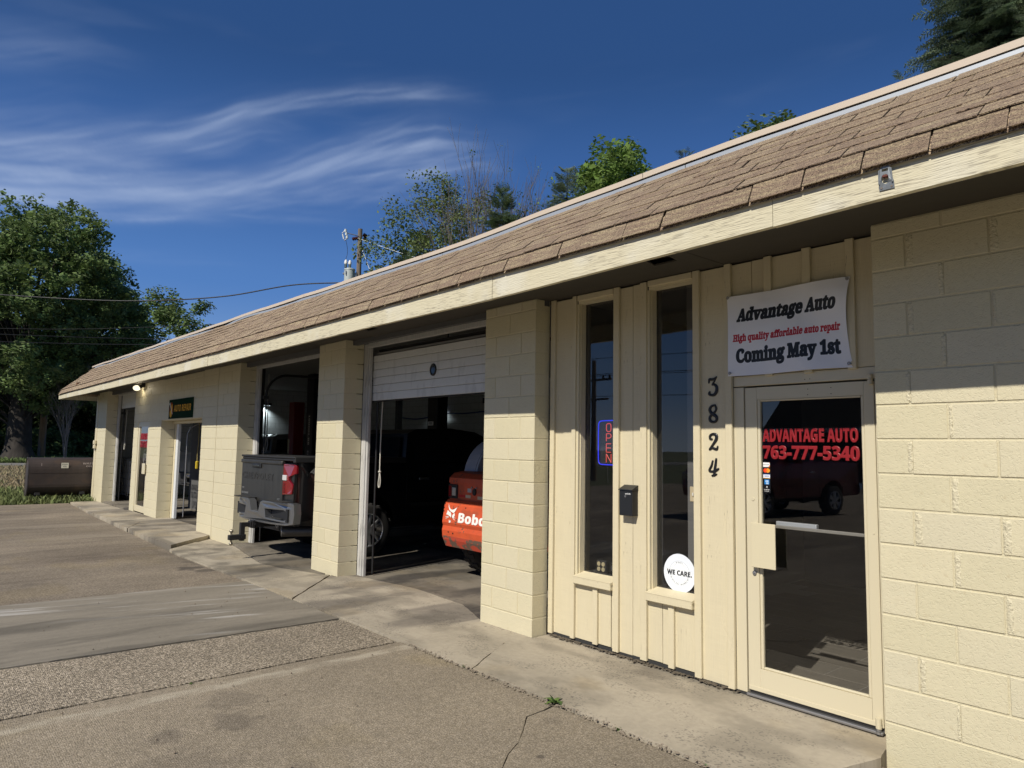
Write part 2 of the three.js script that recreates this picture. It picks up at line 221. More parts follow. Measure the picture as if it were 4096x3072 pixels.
function slabMat(kind, x0, x1, z0, z1, w, h) { const near = STAINS.filter(([x, z, r]) => x > x0 - 0.6 && x < x1 + 0.6 && z > z0 - 0.6 && z < z1 + 0.6), t = colorTex(w, h, (u, v, o) => concrete(kind, mix(x0, x1, u), mix(z0, z1, v), o, near)); t.wrapS = t.wrapT = THREE.ClampToEdgeWrapping; const rough = kind === 'apron' || kind === 'patch' || kind === 'floor'; const m = std({ map: t, bumpMap: rep(rough ? slabBump : aggBump, (x1 - x0) / 1.1, (z1 - z0) / 1.1), bumpScale: rough ? 0.0016 : kind === 'coarse' ? 0.007 : 0.0035, roughness: 0.9 }); m.userData = { x0, x1, z0, z1 }; return m; }
const lotY = lut([[-23.5, -0.075], [-18, -0.06], [-12, -0.05], [-10, -0.045], [-7.5, -0.005], [-4, 0], [4, 0]]);
function slab(parent, outline, mat, yTop = 0, thick = 0.12, rough = 0.010, slope = true, seed = 1) {
  const P = []; for (let i = 0; i < outline.length; i++) { const [ax, az] = outline[i], [bx, bz] = outline[(i + 1) % outline.length], L = Math.hypot(bx - ax, bz - az), n = Math.max(1, Math.round(L / (rough > 0 ? 0.045 : 0.6))); for (let k = 0; k < n; k++) { const t = k / n, x = mix(ax, bx, t), z = mix(az, bz, t); const a = (fbm(x * 6 + seed, z * 6, 3) - 0.5) * 2.2 * rough + (vn(x * 40 + seed, z * 40) - 0.5) * rough * 0.7, nx = -(bz - az) / L, nz = (bx - ax) / L; P.push([x + nx * a, -(z + nz * a)]); } }
  const g = extr(P, thick, 0.007, [], 1); g.rotateX(-Math.PI / 2); g.translate(0, yTop - thick, 0);
  const p = g.attributes.position, u = mat.userData, uv = new Float32Array(p.count * 2);
  for (let i = 0; i < p.count; i++) { const x = p.getX(i), z = p.getZ(i); if (slope) p.setY(i, p.getY(i) + lotY(x)); uv[i * 2] = (x - u.x0) / (u.x1 - u.x0); uv[i * 2 + 1] = (z - u.z0) / (u.z1 - u.z0); }
  g.setAttribute('uv', new THREE.BufferAttribute(uv, 2)); g.computeVertexNormals();
  return part('concrete_slab', g, mat, parent);
}
{
  // earth and grass to the horizon
  const gt = colorTex(1024, 1024, (u, v, o) => { const n = pfbm(u, v, 9, 9, 5), f = pfbm(u, v, 90, 90, 3); const k = 0.6 + 0.8 * f; o[0] = mix(0.10, 0.045, n) * k; o[1] = mix(0.095, 0.075, n) * k; o[2] = mix(0.045, 0.02, n) * k; });
  const g = new THREE.PlaneGeometry(1600, 1600, 1, 1); g.rotateX(-Math.PI / 2); g.translate(0, -0.16, 0); const uv = g.attributes.uv; for (let i = 0; i < uv.count; i++) uv.setXY(i, uv.getX(i) * 260, uv.getY(i) * 260);
  struct('ground', g, std({ map: gt, roughness: 1 }));
  const rd = new THREE.PlaneGeometry(13, 300, 1, 1); rd.rotateX(-Math.PI / 2); rd.translate(-61, -0.145, 0); const rt = colorTex(256, 256, (u, v, o) => { const k = 0.8 + 0.4 * pfbm(u, v, 60, 60, 3); o[0] = 0.16 * k; o[1] = 0.155 * k; o[2] = 0.15 * k; }); const ruv = rd.attributes.uv; for (let i = 0; i < 4; i++) ruv.setXY(i, ruv.getX(i) * 6, ruv.getY(i) * 150);
  struct('road', rd, std({ map: rt, roughness: 0.95 }));
  // dark soil that fills the joints between slabs
  const soilT = colorTex(512, 512, (u, v, o) => { const f = pfbm(u, v, 60, 60, 4), s = sm(0.62, 0.72, pn(u * 90, v * 90, 90, 90)); const k = 0.6 + f; o[0] = mix(0.05 * k, 0.25, s); o[1] = mix(0.04 * k, 0.22, s); o[2] = mix(0.028 * k, 0.17, s); });
  const sg = new THREE.PlaneGeometry(30, 32); sg.rotateX(-Math.PI / 2); sg.translate(-7.6, -0.13, 12); const su = sg.attributes.uv; for (let i = 0; i < 4; i++) su.setXY(i, su.getX(i) * 30, su.getY(i) * 32);
  struct('soil', sg, std({ map: soilT, roughness: 1 }));
  const lot = new THREE.Group(); lot.name = 'parking_lot'; lot.userData.kind = 'structure'; scene.add(lot);
  const fineM = slabMat('fine', -3.75, 1.6, 0.9, 5.2, 1344, 1080);
  // near slab, split along the crack that runs from the weed
  const crack = [[-1.73, 0.975], [-1.70, 1.10], [-1.69, 1.26], [-1.60, 1.36], [-1.42, 1.57], [-1.34, 1.72], [-1.21, 1.87], [-1.10, 2.2], [-1.02, 2.7], [-0.9, 3.4], [-0.7, 4.4], [-0.6, 5.2]];
  slab(lot, [[-3.68, 0.985], [-1.735, 0.985], ...crack.slice(1).map(([x, z]) => [x - 0.004, z]), [-3.60, 5.2]], fineM, 0, 0.11, 0.007, true, 3);
  slab(lot, [[-1.725, 0.985], [1.6, 0.985], [1.6, 5.2], ...crack.slice(1).reverse().map(([x, z]) => [x + 0.004, z])], fineM, -0.002, 0.11, 0.007, true, 4);
  slab(lot, [[-4.74, 1.0], [-3.715, 1.0], [-3.645, 5.2], [-4.88, 5.2]], slabMat('coarse', -4.95, -3.55, 0.9, 5.3, 448, 1344), -0.004, 0.11, 0.014, true, 5);
  slab(lot, [[-7.22, 1.05], [-4.765, 1.02], [-4.895, 5.2], [-7.4, 5.2]], slabMat('patch', -7.5, -4.7, 0.9, 5.3, 640, 1280), 0.004, 0.11, 0.010, true, 6);
  const oldM = slabMat('old', -22.4, -7.1, 0.8, 7.2, 1280, 600);
  slab(lot, [[-12.75, 0.99], [-10.11, 1.055], [-7.235, 1.06], [-7.42, 5.2], [-7.45, 7.2], [-12.9, 7.2]], oldM, -0.002, 0.11, 0.012, true, 7);
  slab(lot, [[-22.1, 0.70], [-17.8, 0.88], [-12.765, 0.985], [-12.92, 7.2], [-22.1, 7.2]], oldM, -0.003, 0.11, 0.012, true, 8);
  const backM = slabMat('old', -22.4, 8, 5.2, 28, 512, 400);
  slab(lot, [[-22.1, 7.215], [-7.46, 7.215], [-7.42, 5.215], [7, 5.215], [7, 27], [-22.1, 27]], backM, -0.004, 0.10, 0.006, true, 9);
  slab(lot, [[1.615, 0.9], [7, 0.9], [7, 5.2], [1.615, 5.2]], backM, -0.004, 0.10, 0.006, true, 10);
  // apron along the wall
  const ap = new THREE.Group(); ap.name = 'walkway'; ap.userData.kind = 'structure'; scene.add(ap);
  const apN = slabMat('apron', -4.2, 0.2, -0.35, 1.0, 1280, 400), apF = slabMat('apron', -12.2, -3.8, -0.6, 1.1, 1280, 300), apL = slabMat('apron', -22.4, -11.8, -0.6, 1.1, 1024, 200);
  const ck = [[-3.06, 0.30], [-3.0, 0.40], [-2.87, 0.62], [-2.80, 0.74], [-2.69, 0.90], [-2.66, 0.97]];
  slab(ap, [[-3.81, -0.02], [-3.035, 0.0], [-3.035, -0.30], [0.0, -0.30], [0.0, 0.0], [0.03, 0.13], [-0.04, 0.40], [-0.20, 0.965], [-2.655, 0.965], ...ck.slice(0, 5).reverse().map(([x, z]) => [x + 0.003, z]), [-3.07, 0.295], ...ck.slice(1).map(([x, z]) => [x - 0.003, z]), [-3.64, 0.97]], apN, 0.014, 0.13, 0.008, false, 11);
  slab(ap, [[-6.99, -0.05], [-6.84, -0.12], [-6.55, -0.26], [-5.58, -0.40], [-4.53, -0.33], [-3.83, -0.05], [-3.655, 0.97], [-5.87, 1.02], [-6.97, 0.02]], apF, 0.006, 0.12, 0.008, true, 12);
  slab(ap, [[-10.72, 0.0], [-10.26, 0.06], [-9.3, 0.24], [-8.47, 0.38], [-7.94, 0.33], [-7.1, 0.12], [-6.98, 0.03], [-5.885, 1.025], [-7.2, 1.04], [-10.1, 1.04], [-10.84, 0.98], [-11.5, 0.36]], apF, 0.012, 0.12, 0.010, true, 13);
  slab(ap, [[-11.93, -0.02], [-10.74, -0.02], [-11.52, 0.34]], apF, 0.0, 0.12, 0.010, true, 14);
  slab(ap, [[-15.75, -0.28], [-12.72, -0.28], [-12.72, -0.02], [-11.97, -0.02], [-11.60, 0.33], [-10.95, 0.93], [-12.75, 0.965], [-13.9, 0.94], [-15.0, 0.45], [-15.9, 0.05]], apL, 0.065, 0.2, 0.010, true, 15);
  slab(ap, [[-18.2, -0.02], [-15.92, -0.02], [-15.02, 0.46], [-13.93, 0.95], [-17.8, 0.86]], apL, 0.062, 0.2, 0.008, true, 16);
  slab(ap, [[-22.1, -0.02], [-18.22, -0.02], [-17.83, 0.86], [-22.1, 0.66]], apL, 0.03, 0.16, 0.008, true, 17);
  // shop floor inside
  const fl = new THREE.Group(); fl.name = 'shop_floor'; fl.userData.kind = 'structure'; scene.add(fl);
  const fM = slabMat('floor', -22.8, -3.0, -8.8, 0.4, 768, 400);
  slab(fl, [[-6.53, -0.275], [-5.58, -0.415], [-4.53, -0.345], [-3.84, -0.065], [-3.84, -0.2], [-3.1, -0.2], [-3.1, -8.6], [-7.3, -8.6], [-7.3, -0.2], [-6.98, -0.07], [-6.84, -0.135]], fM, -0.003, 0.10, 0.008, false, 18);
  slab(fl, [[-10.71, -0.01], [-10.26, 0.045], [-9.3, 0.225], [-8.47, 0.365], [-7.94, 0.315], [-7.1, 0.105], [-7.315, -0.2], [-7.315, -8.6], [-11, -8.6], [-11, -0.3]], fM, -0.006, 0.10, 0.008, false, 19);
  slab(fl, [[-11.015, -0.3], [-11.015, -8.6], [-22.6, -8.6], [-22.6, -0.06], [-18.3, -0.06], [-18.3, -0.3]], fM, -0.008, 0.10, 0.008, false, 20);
}

// ------------------------------------------------------------------ the building
const shop = thing('repair_shop', 'long low cream block auto repair shop with brown shingled mansard roof', 'building');
const ROW = (k) => 0.17 + 0.2032 * k, SOF = 3.112;
const sofY = lut([[-23.6, 3.165], [-11, 3.135], [-3, SOF], [6, SOF]]);
const rB = rng(31); const blockCache = {}; let blockCount = 0; const farBlocks = [];
function blockGeo(w, h, d, v) { const k = [w.toFixed(3), h.toFixed(3), d.toFixed(3), v].join(); return blockCache[k] ??= metUV(cham(-w / 2, w / 2, -h / 2, h / 2, -d, 0, 0.0035), v * 0.37 + 0.2, v * 0.61); }
function block(wall, x0, x1, y0, y1, d = 0.06, z = 0) {
  const g = 0.0045, w = x1 - x0 - g * 2, h = y1 - y0 - g * 2; if (w < 0.02 || h < 0.02) return;
  const v = (rB() * 4) | 0, m = M.blocks[(rB() * 4) | 0], dz = (rB() - 0.5) * 0.0024, rx = (rB() - 0.5) * 0.004, ry = (rB() - 0.5) * 0.003;
  const pos = [(x0 + x1) / 2, (y0 + y1) / 2, z + dz];
  if (blockCount < 300) { blockCount++; const b = part('block', blockGeo(w, h, d, v), m, wall); b.position.set(...pos); b.rotation.set(rx, ry, 0); }
  else { const q = blockGeo(w, h, d, v).clone(); q.rotateX(rx); q.rotateY(ry); q.translate(...pos); farBlocks.push(q); }
}
// a stretch of block wall x0..x1; joints(even, row) lists the upright joints of a row; right: depth of the return at the right-hand corner, left likewise
function blockWall(x0, x1, joints, { right = 0, left = 0, depth = 0.19, yMin = -0.12, yMax = null, skip = null } = {}) {
  const W = grp('block_wall', shop); const top = (x) => yMax ?? sofY(x);
  const cores = []; const xs = skip ? [[x0, skip[0], yMin, top(x0)], [skip[0], skip[1], skip[2], top(x0)], [skip[1], x1, yMin, top(x0)]] : [[x0, x1, yMin, top((x0 + x1) / 2)]];
  for (const [a, b, c, d] of xs) if (b - a > 0.03) cores.push(box(a + (a === x0 && left ? 0.006 : 0), b - (b === x1 && right ? 0.006 : 0), c, d - 0.002, -depth + 0.004, -0.0055));
  part('mortar', cores, M.mortar, W);
  for (let k = -1; k <= 14; k++) {
    const y0 = k < 0 ? yMin : ROW(k), y1 = k === 14 ? top((x0 + x1) / 2) - 0.003 : k < 0 ? ROW(0) : ROW(k + 1); if (y1 - y0 < 0.03) continue;
    const J = k < 0 ? [] : joints((14 - k) % 2 === 1, k).filter((x) => x > x0 + 0.05 && x < x1 - 0.05).sort((a, b) => a - b);   // top full row (k = 13) is the odd pattern's first
    const E = [x0, ...J, x1];
    for (let i = 0; i + 1 < E.length; i++) {
      let a = E[i], b = E[i + 1];
      const put = (p, q) => block(W, p, q, y0, y1, q === x1 && right ? right : p === x0 && left ? left : 0.06);
      if (skip && y0 < skip[2] - 0.02) { if (a < skip[0]) put(a, Math.min(b, skip[0])); if (b > skip[1]) put(Math.max(a, skip[1]), b); } else put(a, b);
    }
  }
  return W;
}
const runs = (x0, step, n, dir) => Array.from({ length: n }, (_, i) => x0 + dir * step * i);
// near wall at the right of the entrance
const wallR = blockWall(0, 6, (odd) => odd ? [0.197, ...runs(0.625, 0.4064, 14, 1)] : [0.392, ...runs(0.806, 0.4064, 14, 1)], { left: 0.19 });
blockWall(-3.800, -3.038, (odd) => odd ? [-3.412] : [-3.623, -3.243], { right: 0.185 });
blockWall(-7.620, -6.828, (odd) => odd ? [-7.24] : [-7.44, -7.045], { right: 0.28 });
blockWall(-11.865, -10.755, (odd) => odd ? [-11.16, -11.57] : [-10.955, -11.36], { right: 0.295 });
blockWall(-12.745, -11.885, (odd) => odd ? [-12.09, -12.50] : [-12.29], {});
blockWall(-12.745, -11.885, () => [], { yMin: 3.20, yMax: 3.24 });
blockWall(-18.17, -15.655, (odd) => odd ? runs(-15.86, 0.4064, 8, -1) : runs(-16.06, 0.4064, 8, -1), { right: 0.295, skip: [-17.72, -16.70, 2.202] });
{ // courses over the low doorway
  const W = grp('block_wall', shop); part('mortar', box(-15.655, -12.745, 2.21, 3.13, -0.186, -0.0055), M.mortar, W);
  for (let k = 10; k <= 14; k++) { const y0 = ROW(k), y1 = k === 14 ? 3.135 : ROW(k + 1); const E = [-15.655, ...runs(-15.655 + (k % 2 ? 0.2 : 0.41), 0.4064, 7, 1).filter((x) => x < -12.8), -12.745]; for (let i = 0; i + 1 < E.length; i++) block(W, E[i], E[i + 1], y0, y1); }
}
blockWall(-22.66, -21.50, (odd) => odd ? [-21.90, -22.30] : [-21.70, -22.10], { right: 0.28 });
part('block_courses', merge(farBlocks), M.block, shop).userData.kind = 'stuff';
{ // mortar smeared beside the upright joints of the near wall
  const r = rng(77); const L = [];
  for (let k = 0; k <= 13; k++) {
    const odd = (14 - k) % 2 === 1;
    for (const xj of odd ? [0.197, 0.625, 1.03] : [0.392, 0.806]) {
      if (r() < 0.12) continue; const w = 0.018 + r() * 0.028, h = 0.17 + r() * 0.02, g = new THREE.PlaneGeometry(w, h, 8, 36), p = g.attributes.position, s = r() * 90;
      for (let i = 0; i < p.count; i++) { const x = p.getX(i) / w + 0.5, y = p.getY(i) / h + 0.5; const edge = Math.min(x * 3, (1 - x) * 3, y * 10, (1 - y) * 10, 1) - 0.28 + (fbm(x * 3 + s, y * 9, 3) - 0.5) * 0.9; p.setZ(i, edge > 0 ? 0.0006 + Math.min(1, edge) * 0.0035 * (0.35 + 0.9 * fbm(x * 5 + s, y * 22 + s, 3)) : -0.003); }
      g.computeVertexNormals(); g.translate(xj + w * 0.5 + 0.004 - (r() < 0.25 ? w : 0), ROW(k) + 0.1, 0.001); L.push(metUV(g));
    }
  }
  part('mortar_smear', L, M.smear, wallR);
}
{ // control joint, corner board and small fittings of the front wall
  part('control_joint', box(-11.886, -11.864, -0.1, 3.13, -0.03, -0.012), std({ color: lin(0.38, 0.31, 0.2), roughness: 0.8 }), shop);
  part('corner_board', rbox(-22.90, -22.665, -0.12, 3.09, -0.19, 0.012, 0.006), M.trim, shop);
  const cb = grp('switch_box', shop); part('cover', rbox(-22.80, -22.57, 1.62, 1.73, 0.014, 0.07, 0.006), M.trim, cb); part('lower_cover', rbox(-22.83, -22.60, 1.49, 1.60, 0.014, 0.06, 0.006), M.trim, cb); part('conduit', bar([-22.66, 1.42, 0.03], [-22.66, 1.50, 0.03], 0.012), M.steel, cb);
}

// shell: header over the bays, ends, back, partition, ceiling and flat roof
{
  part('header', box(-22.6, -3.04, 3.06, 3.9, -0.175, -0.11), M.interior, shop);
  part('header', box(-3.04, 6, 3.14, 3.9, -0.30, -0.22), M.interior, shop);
  const ib = (x0, x1, y0, y1, z0, z1) => box(x0, x1, y0, y1, z0, z1);
  const bl = colorTex(1024, 512, (u, v, o) => { const row = v * 10, y = row % 1, c = (u * 10 + (Math.floor(row) % 2 ? 0.5 : 0)) % 1; const j = Math.min(Math.min(y, 1 - y) * 0.203, Math.min(c, 1 - c) * 0.406); const k = (0.95 + 0.1 * pfbm(u, v, 20, 20, 3)) * (j < 0.006 ? 0.7 : 1); o[0] = 0.46 * k; o[1] = 0.48 * k; o[2] = 0.48 * k; }); bl.repeat.set(1 / 4.064, 1 / 2.032);
  const inner = std({ map: bl, roughness: 0.75 }), shell = M.block;
  part('end_wall', ib(-22.86, -22.67, -0.12, 3.9, -8.9, -0.20), shell, shop); part('inner_wall', ib(-22.665, -22.60, -0.05, 3.6, -8.64, -0.20), inner, shop);
  part('back_wall', ib(-22.86, 6, -0.12, 3.9, -9.1, -8.905), shell, shop); part('inner_wall', ib(-22.59, -3.1, -0.05, 3.6, -8.90, -8.65), inner, shop);
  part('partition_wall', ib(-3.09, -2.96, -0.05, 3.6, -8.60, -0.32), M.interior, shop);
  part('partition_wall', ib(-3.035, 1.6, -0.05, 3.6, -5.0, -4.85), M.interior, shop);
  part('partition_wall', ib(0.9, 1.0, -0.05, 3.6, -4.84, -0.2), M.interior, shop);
  part('end_wall', ib(6.005, 6.19, -0.12, 3.9, -9.1, 0), shell, shop);
  part('ceiling', ib(-22.66, 6, 3.6, 3.66, -8.88, -0.18), std({ color: lin(0.2, 0.2, 0.19), roughness: 0.9 }), shop);
  part('flat_roof', ib(-22.8, 6.1, 3.7, 3.76, -9.0, 0.2), M.felt, shop);
}

// ------------------------------------------------------------------ eaves: soffit, fascia, mansard
const yFas = lut([[-23.64, 2.965], [-17, 2.925], [-8.5, 2.904], [-4.5, 2.912], [-2.5, 2.901], [-0.6, 2.925], [0.2, 2.941], [1.2, 2.952], [6, 2.96]]);
const yShi = lut([[-23.64, 3.10], [-16, 3.085], [-8.4, 3.078], [-4.4, 3.080], [-2.5, 3.086], [-0.6, 3.083], [0.23, 3.093], [1.03, 3.098], [6, 3.10]]);
const yTop = lut([[-22.9, 3.905], [-15, 3.84], [-9.7, 3.80], [-6, 3.755], [-3.7, 3.735], [-2, 3.768], [-0.6, 3.782], [0.8, 3.768], [6, 3.77]]);
const wob = (x) => (fbm(x * 0.9 + 50, 3, 3) - 0.5) * 0.024;
const ZE = 0.945, ZT = 0.19;
function slope(s, x) {   // along the slope: a steep drooping first course, then the plane
  const a = yShi(x) + wob(x) * 0.5, b = yTop(x) + wob(x + 9) * 0.8; const dx = Math.max(0, -22.9 - x);
  const sag = (fbm(x * 1.3, s * 3 + 7, 3) - 0.5) * 0.012;
  if (s < 0.12) { const t = s / 0.12; return [mix(ZE, 0.905, t * t * 0.35 + t * 0.65) + sag * 0, a + (b - a) * 0.155 * t]; }
  const t = (s - 0.12) / 0.88; return [mix(0.905, ZT, t) + sag, mix(a + (b - a) * 0.155, b, t) + sag * 0.5];
}
{
  // fascia boards, each following the sag of the eave
  const F = grp('fascia', shop); const cuts = [-23.64, -20.9, -17.1, -12.76, -9.6, -6.65, -2.56, -0.13, 3.2, 6.1]; const r = rng(15);
  for (let i = 0; i + 1 < cuts.length; i++) {
    const a = cuts[i] + 0.002, b = cuts[i + 1] - 0.002, n = Math.ceil((b - a) / 0.3), g = new THREE.BoxGeometry(b - a, 0.185, 0.038, n, 1, 1), p = g.attributes.position, dz = (r() - 0.5) * 0.006, dy = (r() - 0.5) * 0.008;
    g.translate((a + b) / 2, 0, 0); metUV(g); const q = g.toNonIndexed(), pp = q.attributes.position, uv = new Float32Array(pp.count * 2);
    for (let k = 0; k < pp.count; k++) { const x = pp.getX(k), y = pp.getY(k); uv[k * 2] = (x + i * 1.37) / 3.1; uv[k * 2 + 1] = (y + 0.1) / 0.30 + i * 0.29; pp.setY(k, y + yFas(x) + 0.0925 + wob(x) * 0.25 + dy); pp.setZ(k, pp.getZ(k) + 0.901 + dz); }
    q.setAttribute('uv', new THREE.BufferAttribute(uv, 2)); q.computeVertexNormals(); part('fascia_board', q, M.fascia, F);
  }
  part('fascia_board', box(-23.66, -23.622, 2.965, 3.15, -9.2, 0.88), M.fascia, F);
  // soffit panels, with two ragged openings
  const S = grp('soffit', shop); const edges = [-23.62, -19.4, -15.7, -12.1, -8.44, -4.78, -1.13, 2.53, 6.1];
  const holes = [[-1.52, -1.28, 0.17, 0.34], [-5.92, -5.66, 0.16, 0.36], [-12.4, -12.2, 0.2, 0.35], [-20.9, -20.5, 0.45, 0.7]];
  for (let i = 0; i + 1 < edges.length; i++) {
    const a = edges[i] + 0.003, b = edges[i + 1] - 0.003; const H = holes.filter((h) => h[0] > a && h[1] < b).map((h) => [[h[0], -h[2]], [h[0] + 0.05, -h[3]], [h[1], -h[3] + 0.02], [h[1] - 0.03, -h[2]]]);
    const g2 = extr([[a, 0.30], [b, 0.30], [b, -0.880], [a, -0.880]], 0.012, 0, H); g2.rotateX(-Math.PI / 2); metUV(g2); const p2 = g2.attributes.position; for (let k = 0; k < p2.count; k++) p2.setY(k, p2.getY(k) + sofY(p2.getX(k)) - 0.001);
    g2.computeVertexNormals(); part('soffit_panel', g2, M.soffit, S);
  }
  const wood = std({ color: lin(0.16, 0.085, 0.045), roughness: 0.9 });
  for (const h of holes) part('joist', box(h[0] - 0.1, h[0] + 0.06, 3.19, 3.32, h[2] - 0.15, h[3] + 0.2), wood, S);
  part('soffit_panel', box(-23.615, -22.87, 3.15, 3.162, -9.1, -0.31), M.soffit, S);
}
{
  const R = grp('roof', shop), rS = rng(44); const N = 8, far = [];
  // felt under the shingles
  const nx = 140, g = new THREE.PlaneGeometry(1, 1, nx, 10), p = g.attributes.position;
  for (let i = 0; i < p.count; i++) { const s = p.getY(i) + 0.5, u = p.getX(i) + 0.5; const xl = -23.62 + Math.max(0, ZE - slope(s, -23)[0]); const x = mix(xl, 6.1, u); const [z, y] = slope(s, x); p.setXYZ(i, x, y - 0.009, z - 0.009); }
  g.computeVertexNormals(); part('roof_deck', metUV(g), M.shingle[1], R);
  // the hip's far slope and its back
  const hip = new THREE.BufferGeometry(); const A = [-23.62, yShi(-23.6), ZE], B = [-22.87, yTop(-22.87), ZT], C = [-22.87, 3.9, -9], D = [-23.62, 3.1, -9.2]; hip.setAttribute('position', new THREE.Float32BufferAttribute([...A, ...B, ...C, ...A, ...C, ...D], 3)); hip.computeVertexNormals(); part('hip_slope', metUV(hip), M.shingle[1], R);
  // shingle tabs, course by course; the near ones are meshes of their own
  const TAB = 0.305, gs = [0, 1, 2, 3].map((v) => { const q = new THREE.BoxGeometry(TAB - 0.009, 1, 0.006, 1, 1, 1); q.translate(0, 0.5, 0); return metUV(q, v * 0.43, v * 0.27); });
  const tabs = [];
  for (let r = 0; r < N; r++) for (let x = 6; x > -23.7; x -= TAB) tabs.push([x + (r % 2) * TAB * 0.5 + ((r * 0.37) % 1) * 0.1 + (rS() - 0.5) * 0.014, r]);
  tabs.sort((a, b) => Math.hypot(a[0] - 1.8, 2) - Math.hypot(b[0] - 1.8, 2)); tabs.sort((a, b) => (a[0] > 1.6 ? 1 : 0) - (b[0] > 1.6 ? 1 : 0));
  const X = new THREE.Vector3(), Y = new THREE.Vector3(), Z = new THREE.Vector3(), m4 = new THREE.Matrix4(); let n = 0;
  for (const [x, r] of tabs) {
    const s0 = r / N, s1 = (r + 1.12) / N; const [z0, y0] = slope(s0, x), [z1, y1] = slope(Math.min(1, s1), x); if (x < -23.5 + (ZE - z0)) continue;
    Y.set(0, y1 - y0, z1 - z0); const L = Y.length(); Y.normalize(); const e = 0.15; X.set(2 * e, slope(s0, x + e)[1] - slope(s0, x - e)[1], slope(s0, x + e)[0] - slope(s0, x - e)[0]).normalize(); Z.crossVectors(X, Y).normalize(); Y.crossVectors(Z, X).normalize();
    const lift = r ? 0.006 + rS() * 0.006 : 0.004 + rS() * 0.002, tilt = (rS() - 0.5) * (r ? 0.006 : 0.002); const Yt = Y.clone().addScaledVector(Z, -0.075).normalize();
    m4.makeBasis(X.clone().addScaledVector(Y, tilt), Yt.multiplyScalar(L), Z); m4.setPosition(x, y0 + Z.y * (0.006 + lift), z0 + Z.z * (0.006 + lift));
    const v = (rS() * 4) | 0, tone = fbm(x * 0.8, r * 0.9, 2) + (rS() - 0.5) * 0.35; const mat = M.shingle[tone < 0.36 ? 1 : tone > 0.66 ? 2 : tone > 0.5 ? 0 : 3];
    if (n++ < 300) { const q = new THREE.Mesh(gs[v], mat); q.name = 'shingle'; q.castShadow = q.receiveShadow = true; q.applyMatrix4(m4); R.add(q); } else { (far[M.shingle.indexOf(mat)] ??= []).push(gs[v].clone().applyMatrix4(m4)); }
  }
  far.forEach((L, i) => { part('shingle_courses', L, M.shingle[i], R).userData.kind = 'stuff'; });
  // flashing strip and metal cap along the top, uneven as it is
  const strip = (y0, y1, z, th, mat, name, lift, cuts) => { for (let i = 0; i + 1 < cuts.length; i++) { const a = cuts[i] + 0.003, b = cuts[i + 1] - 0.003, k = Math.ceil((b - a) / 0.25), q = new THREE.BoxGeometry(b - a, y1 - y0, th, k, 1, 1); q.translate((a + b) / 2, (y0 + y1) / 2, z); const pp = q.attributes.position; for (let j = 0; j < pp.count; j++) { const x = pp.getX(j); pp.setY(j, pp.getY(j) + yTop(x) + wob(x + 9) * 0.8 + lift(x)); pp.setZ(j, pp.getZ(j) + (fbm(x * 1.1, 9, 2) - 0.5) * 0.02); } metUV(q); q.computeVertexNormals(); part(name, q, mat, R); } };
  const cuts = [-22.9, -20.1, -17.0, -13.9, -10.8, -7.75, -4.7, -1.6, 1.4, 6.1];
  const bend = (x) => -0.03 * Math.exp(-((x + 20.9) ** 2) / 0.5) - 0.035 * Math.exp(-((x + 11.2) ** 2) / 0.35) + 0.012 * Math.sin(x * 1.7) * (x < -8 ? 1 : 0.25);
  strip(-0.004, 0.026, ZT + 0.022, 0.004, M.galv, 'flashing_strip', bend, cuts.map((c) => c + 0.4));
  strip(0.0, 0.073, ZT - 0.015, 0.02, M.felt, 'felt_edge', () => 0, [-22.88, -12, 6.1]);
  strip(0.042, 0.084, ZT + 0.014, 0.012, M.cap, 'cap_flashing', (x) => bend(x) * 0.15, cuts);
  strip(0.074, 0.085, ZT - 0.052, 0.11, M.cap, 'cap_flashing', (x) => bend(x) * 0.15 - 0.002, [-22.88, -12, 6.1]);
}

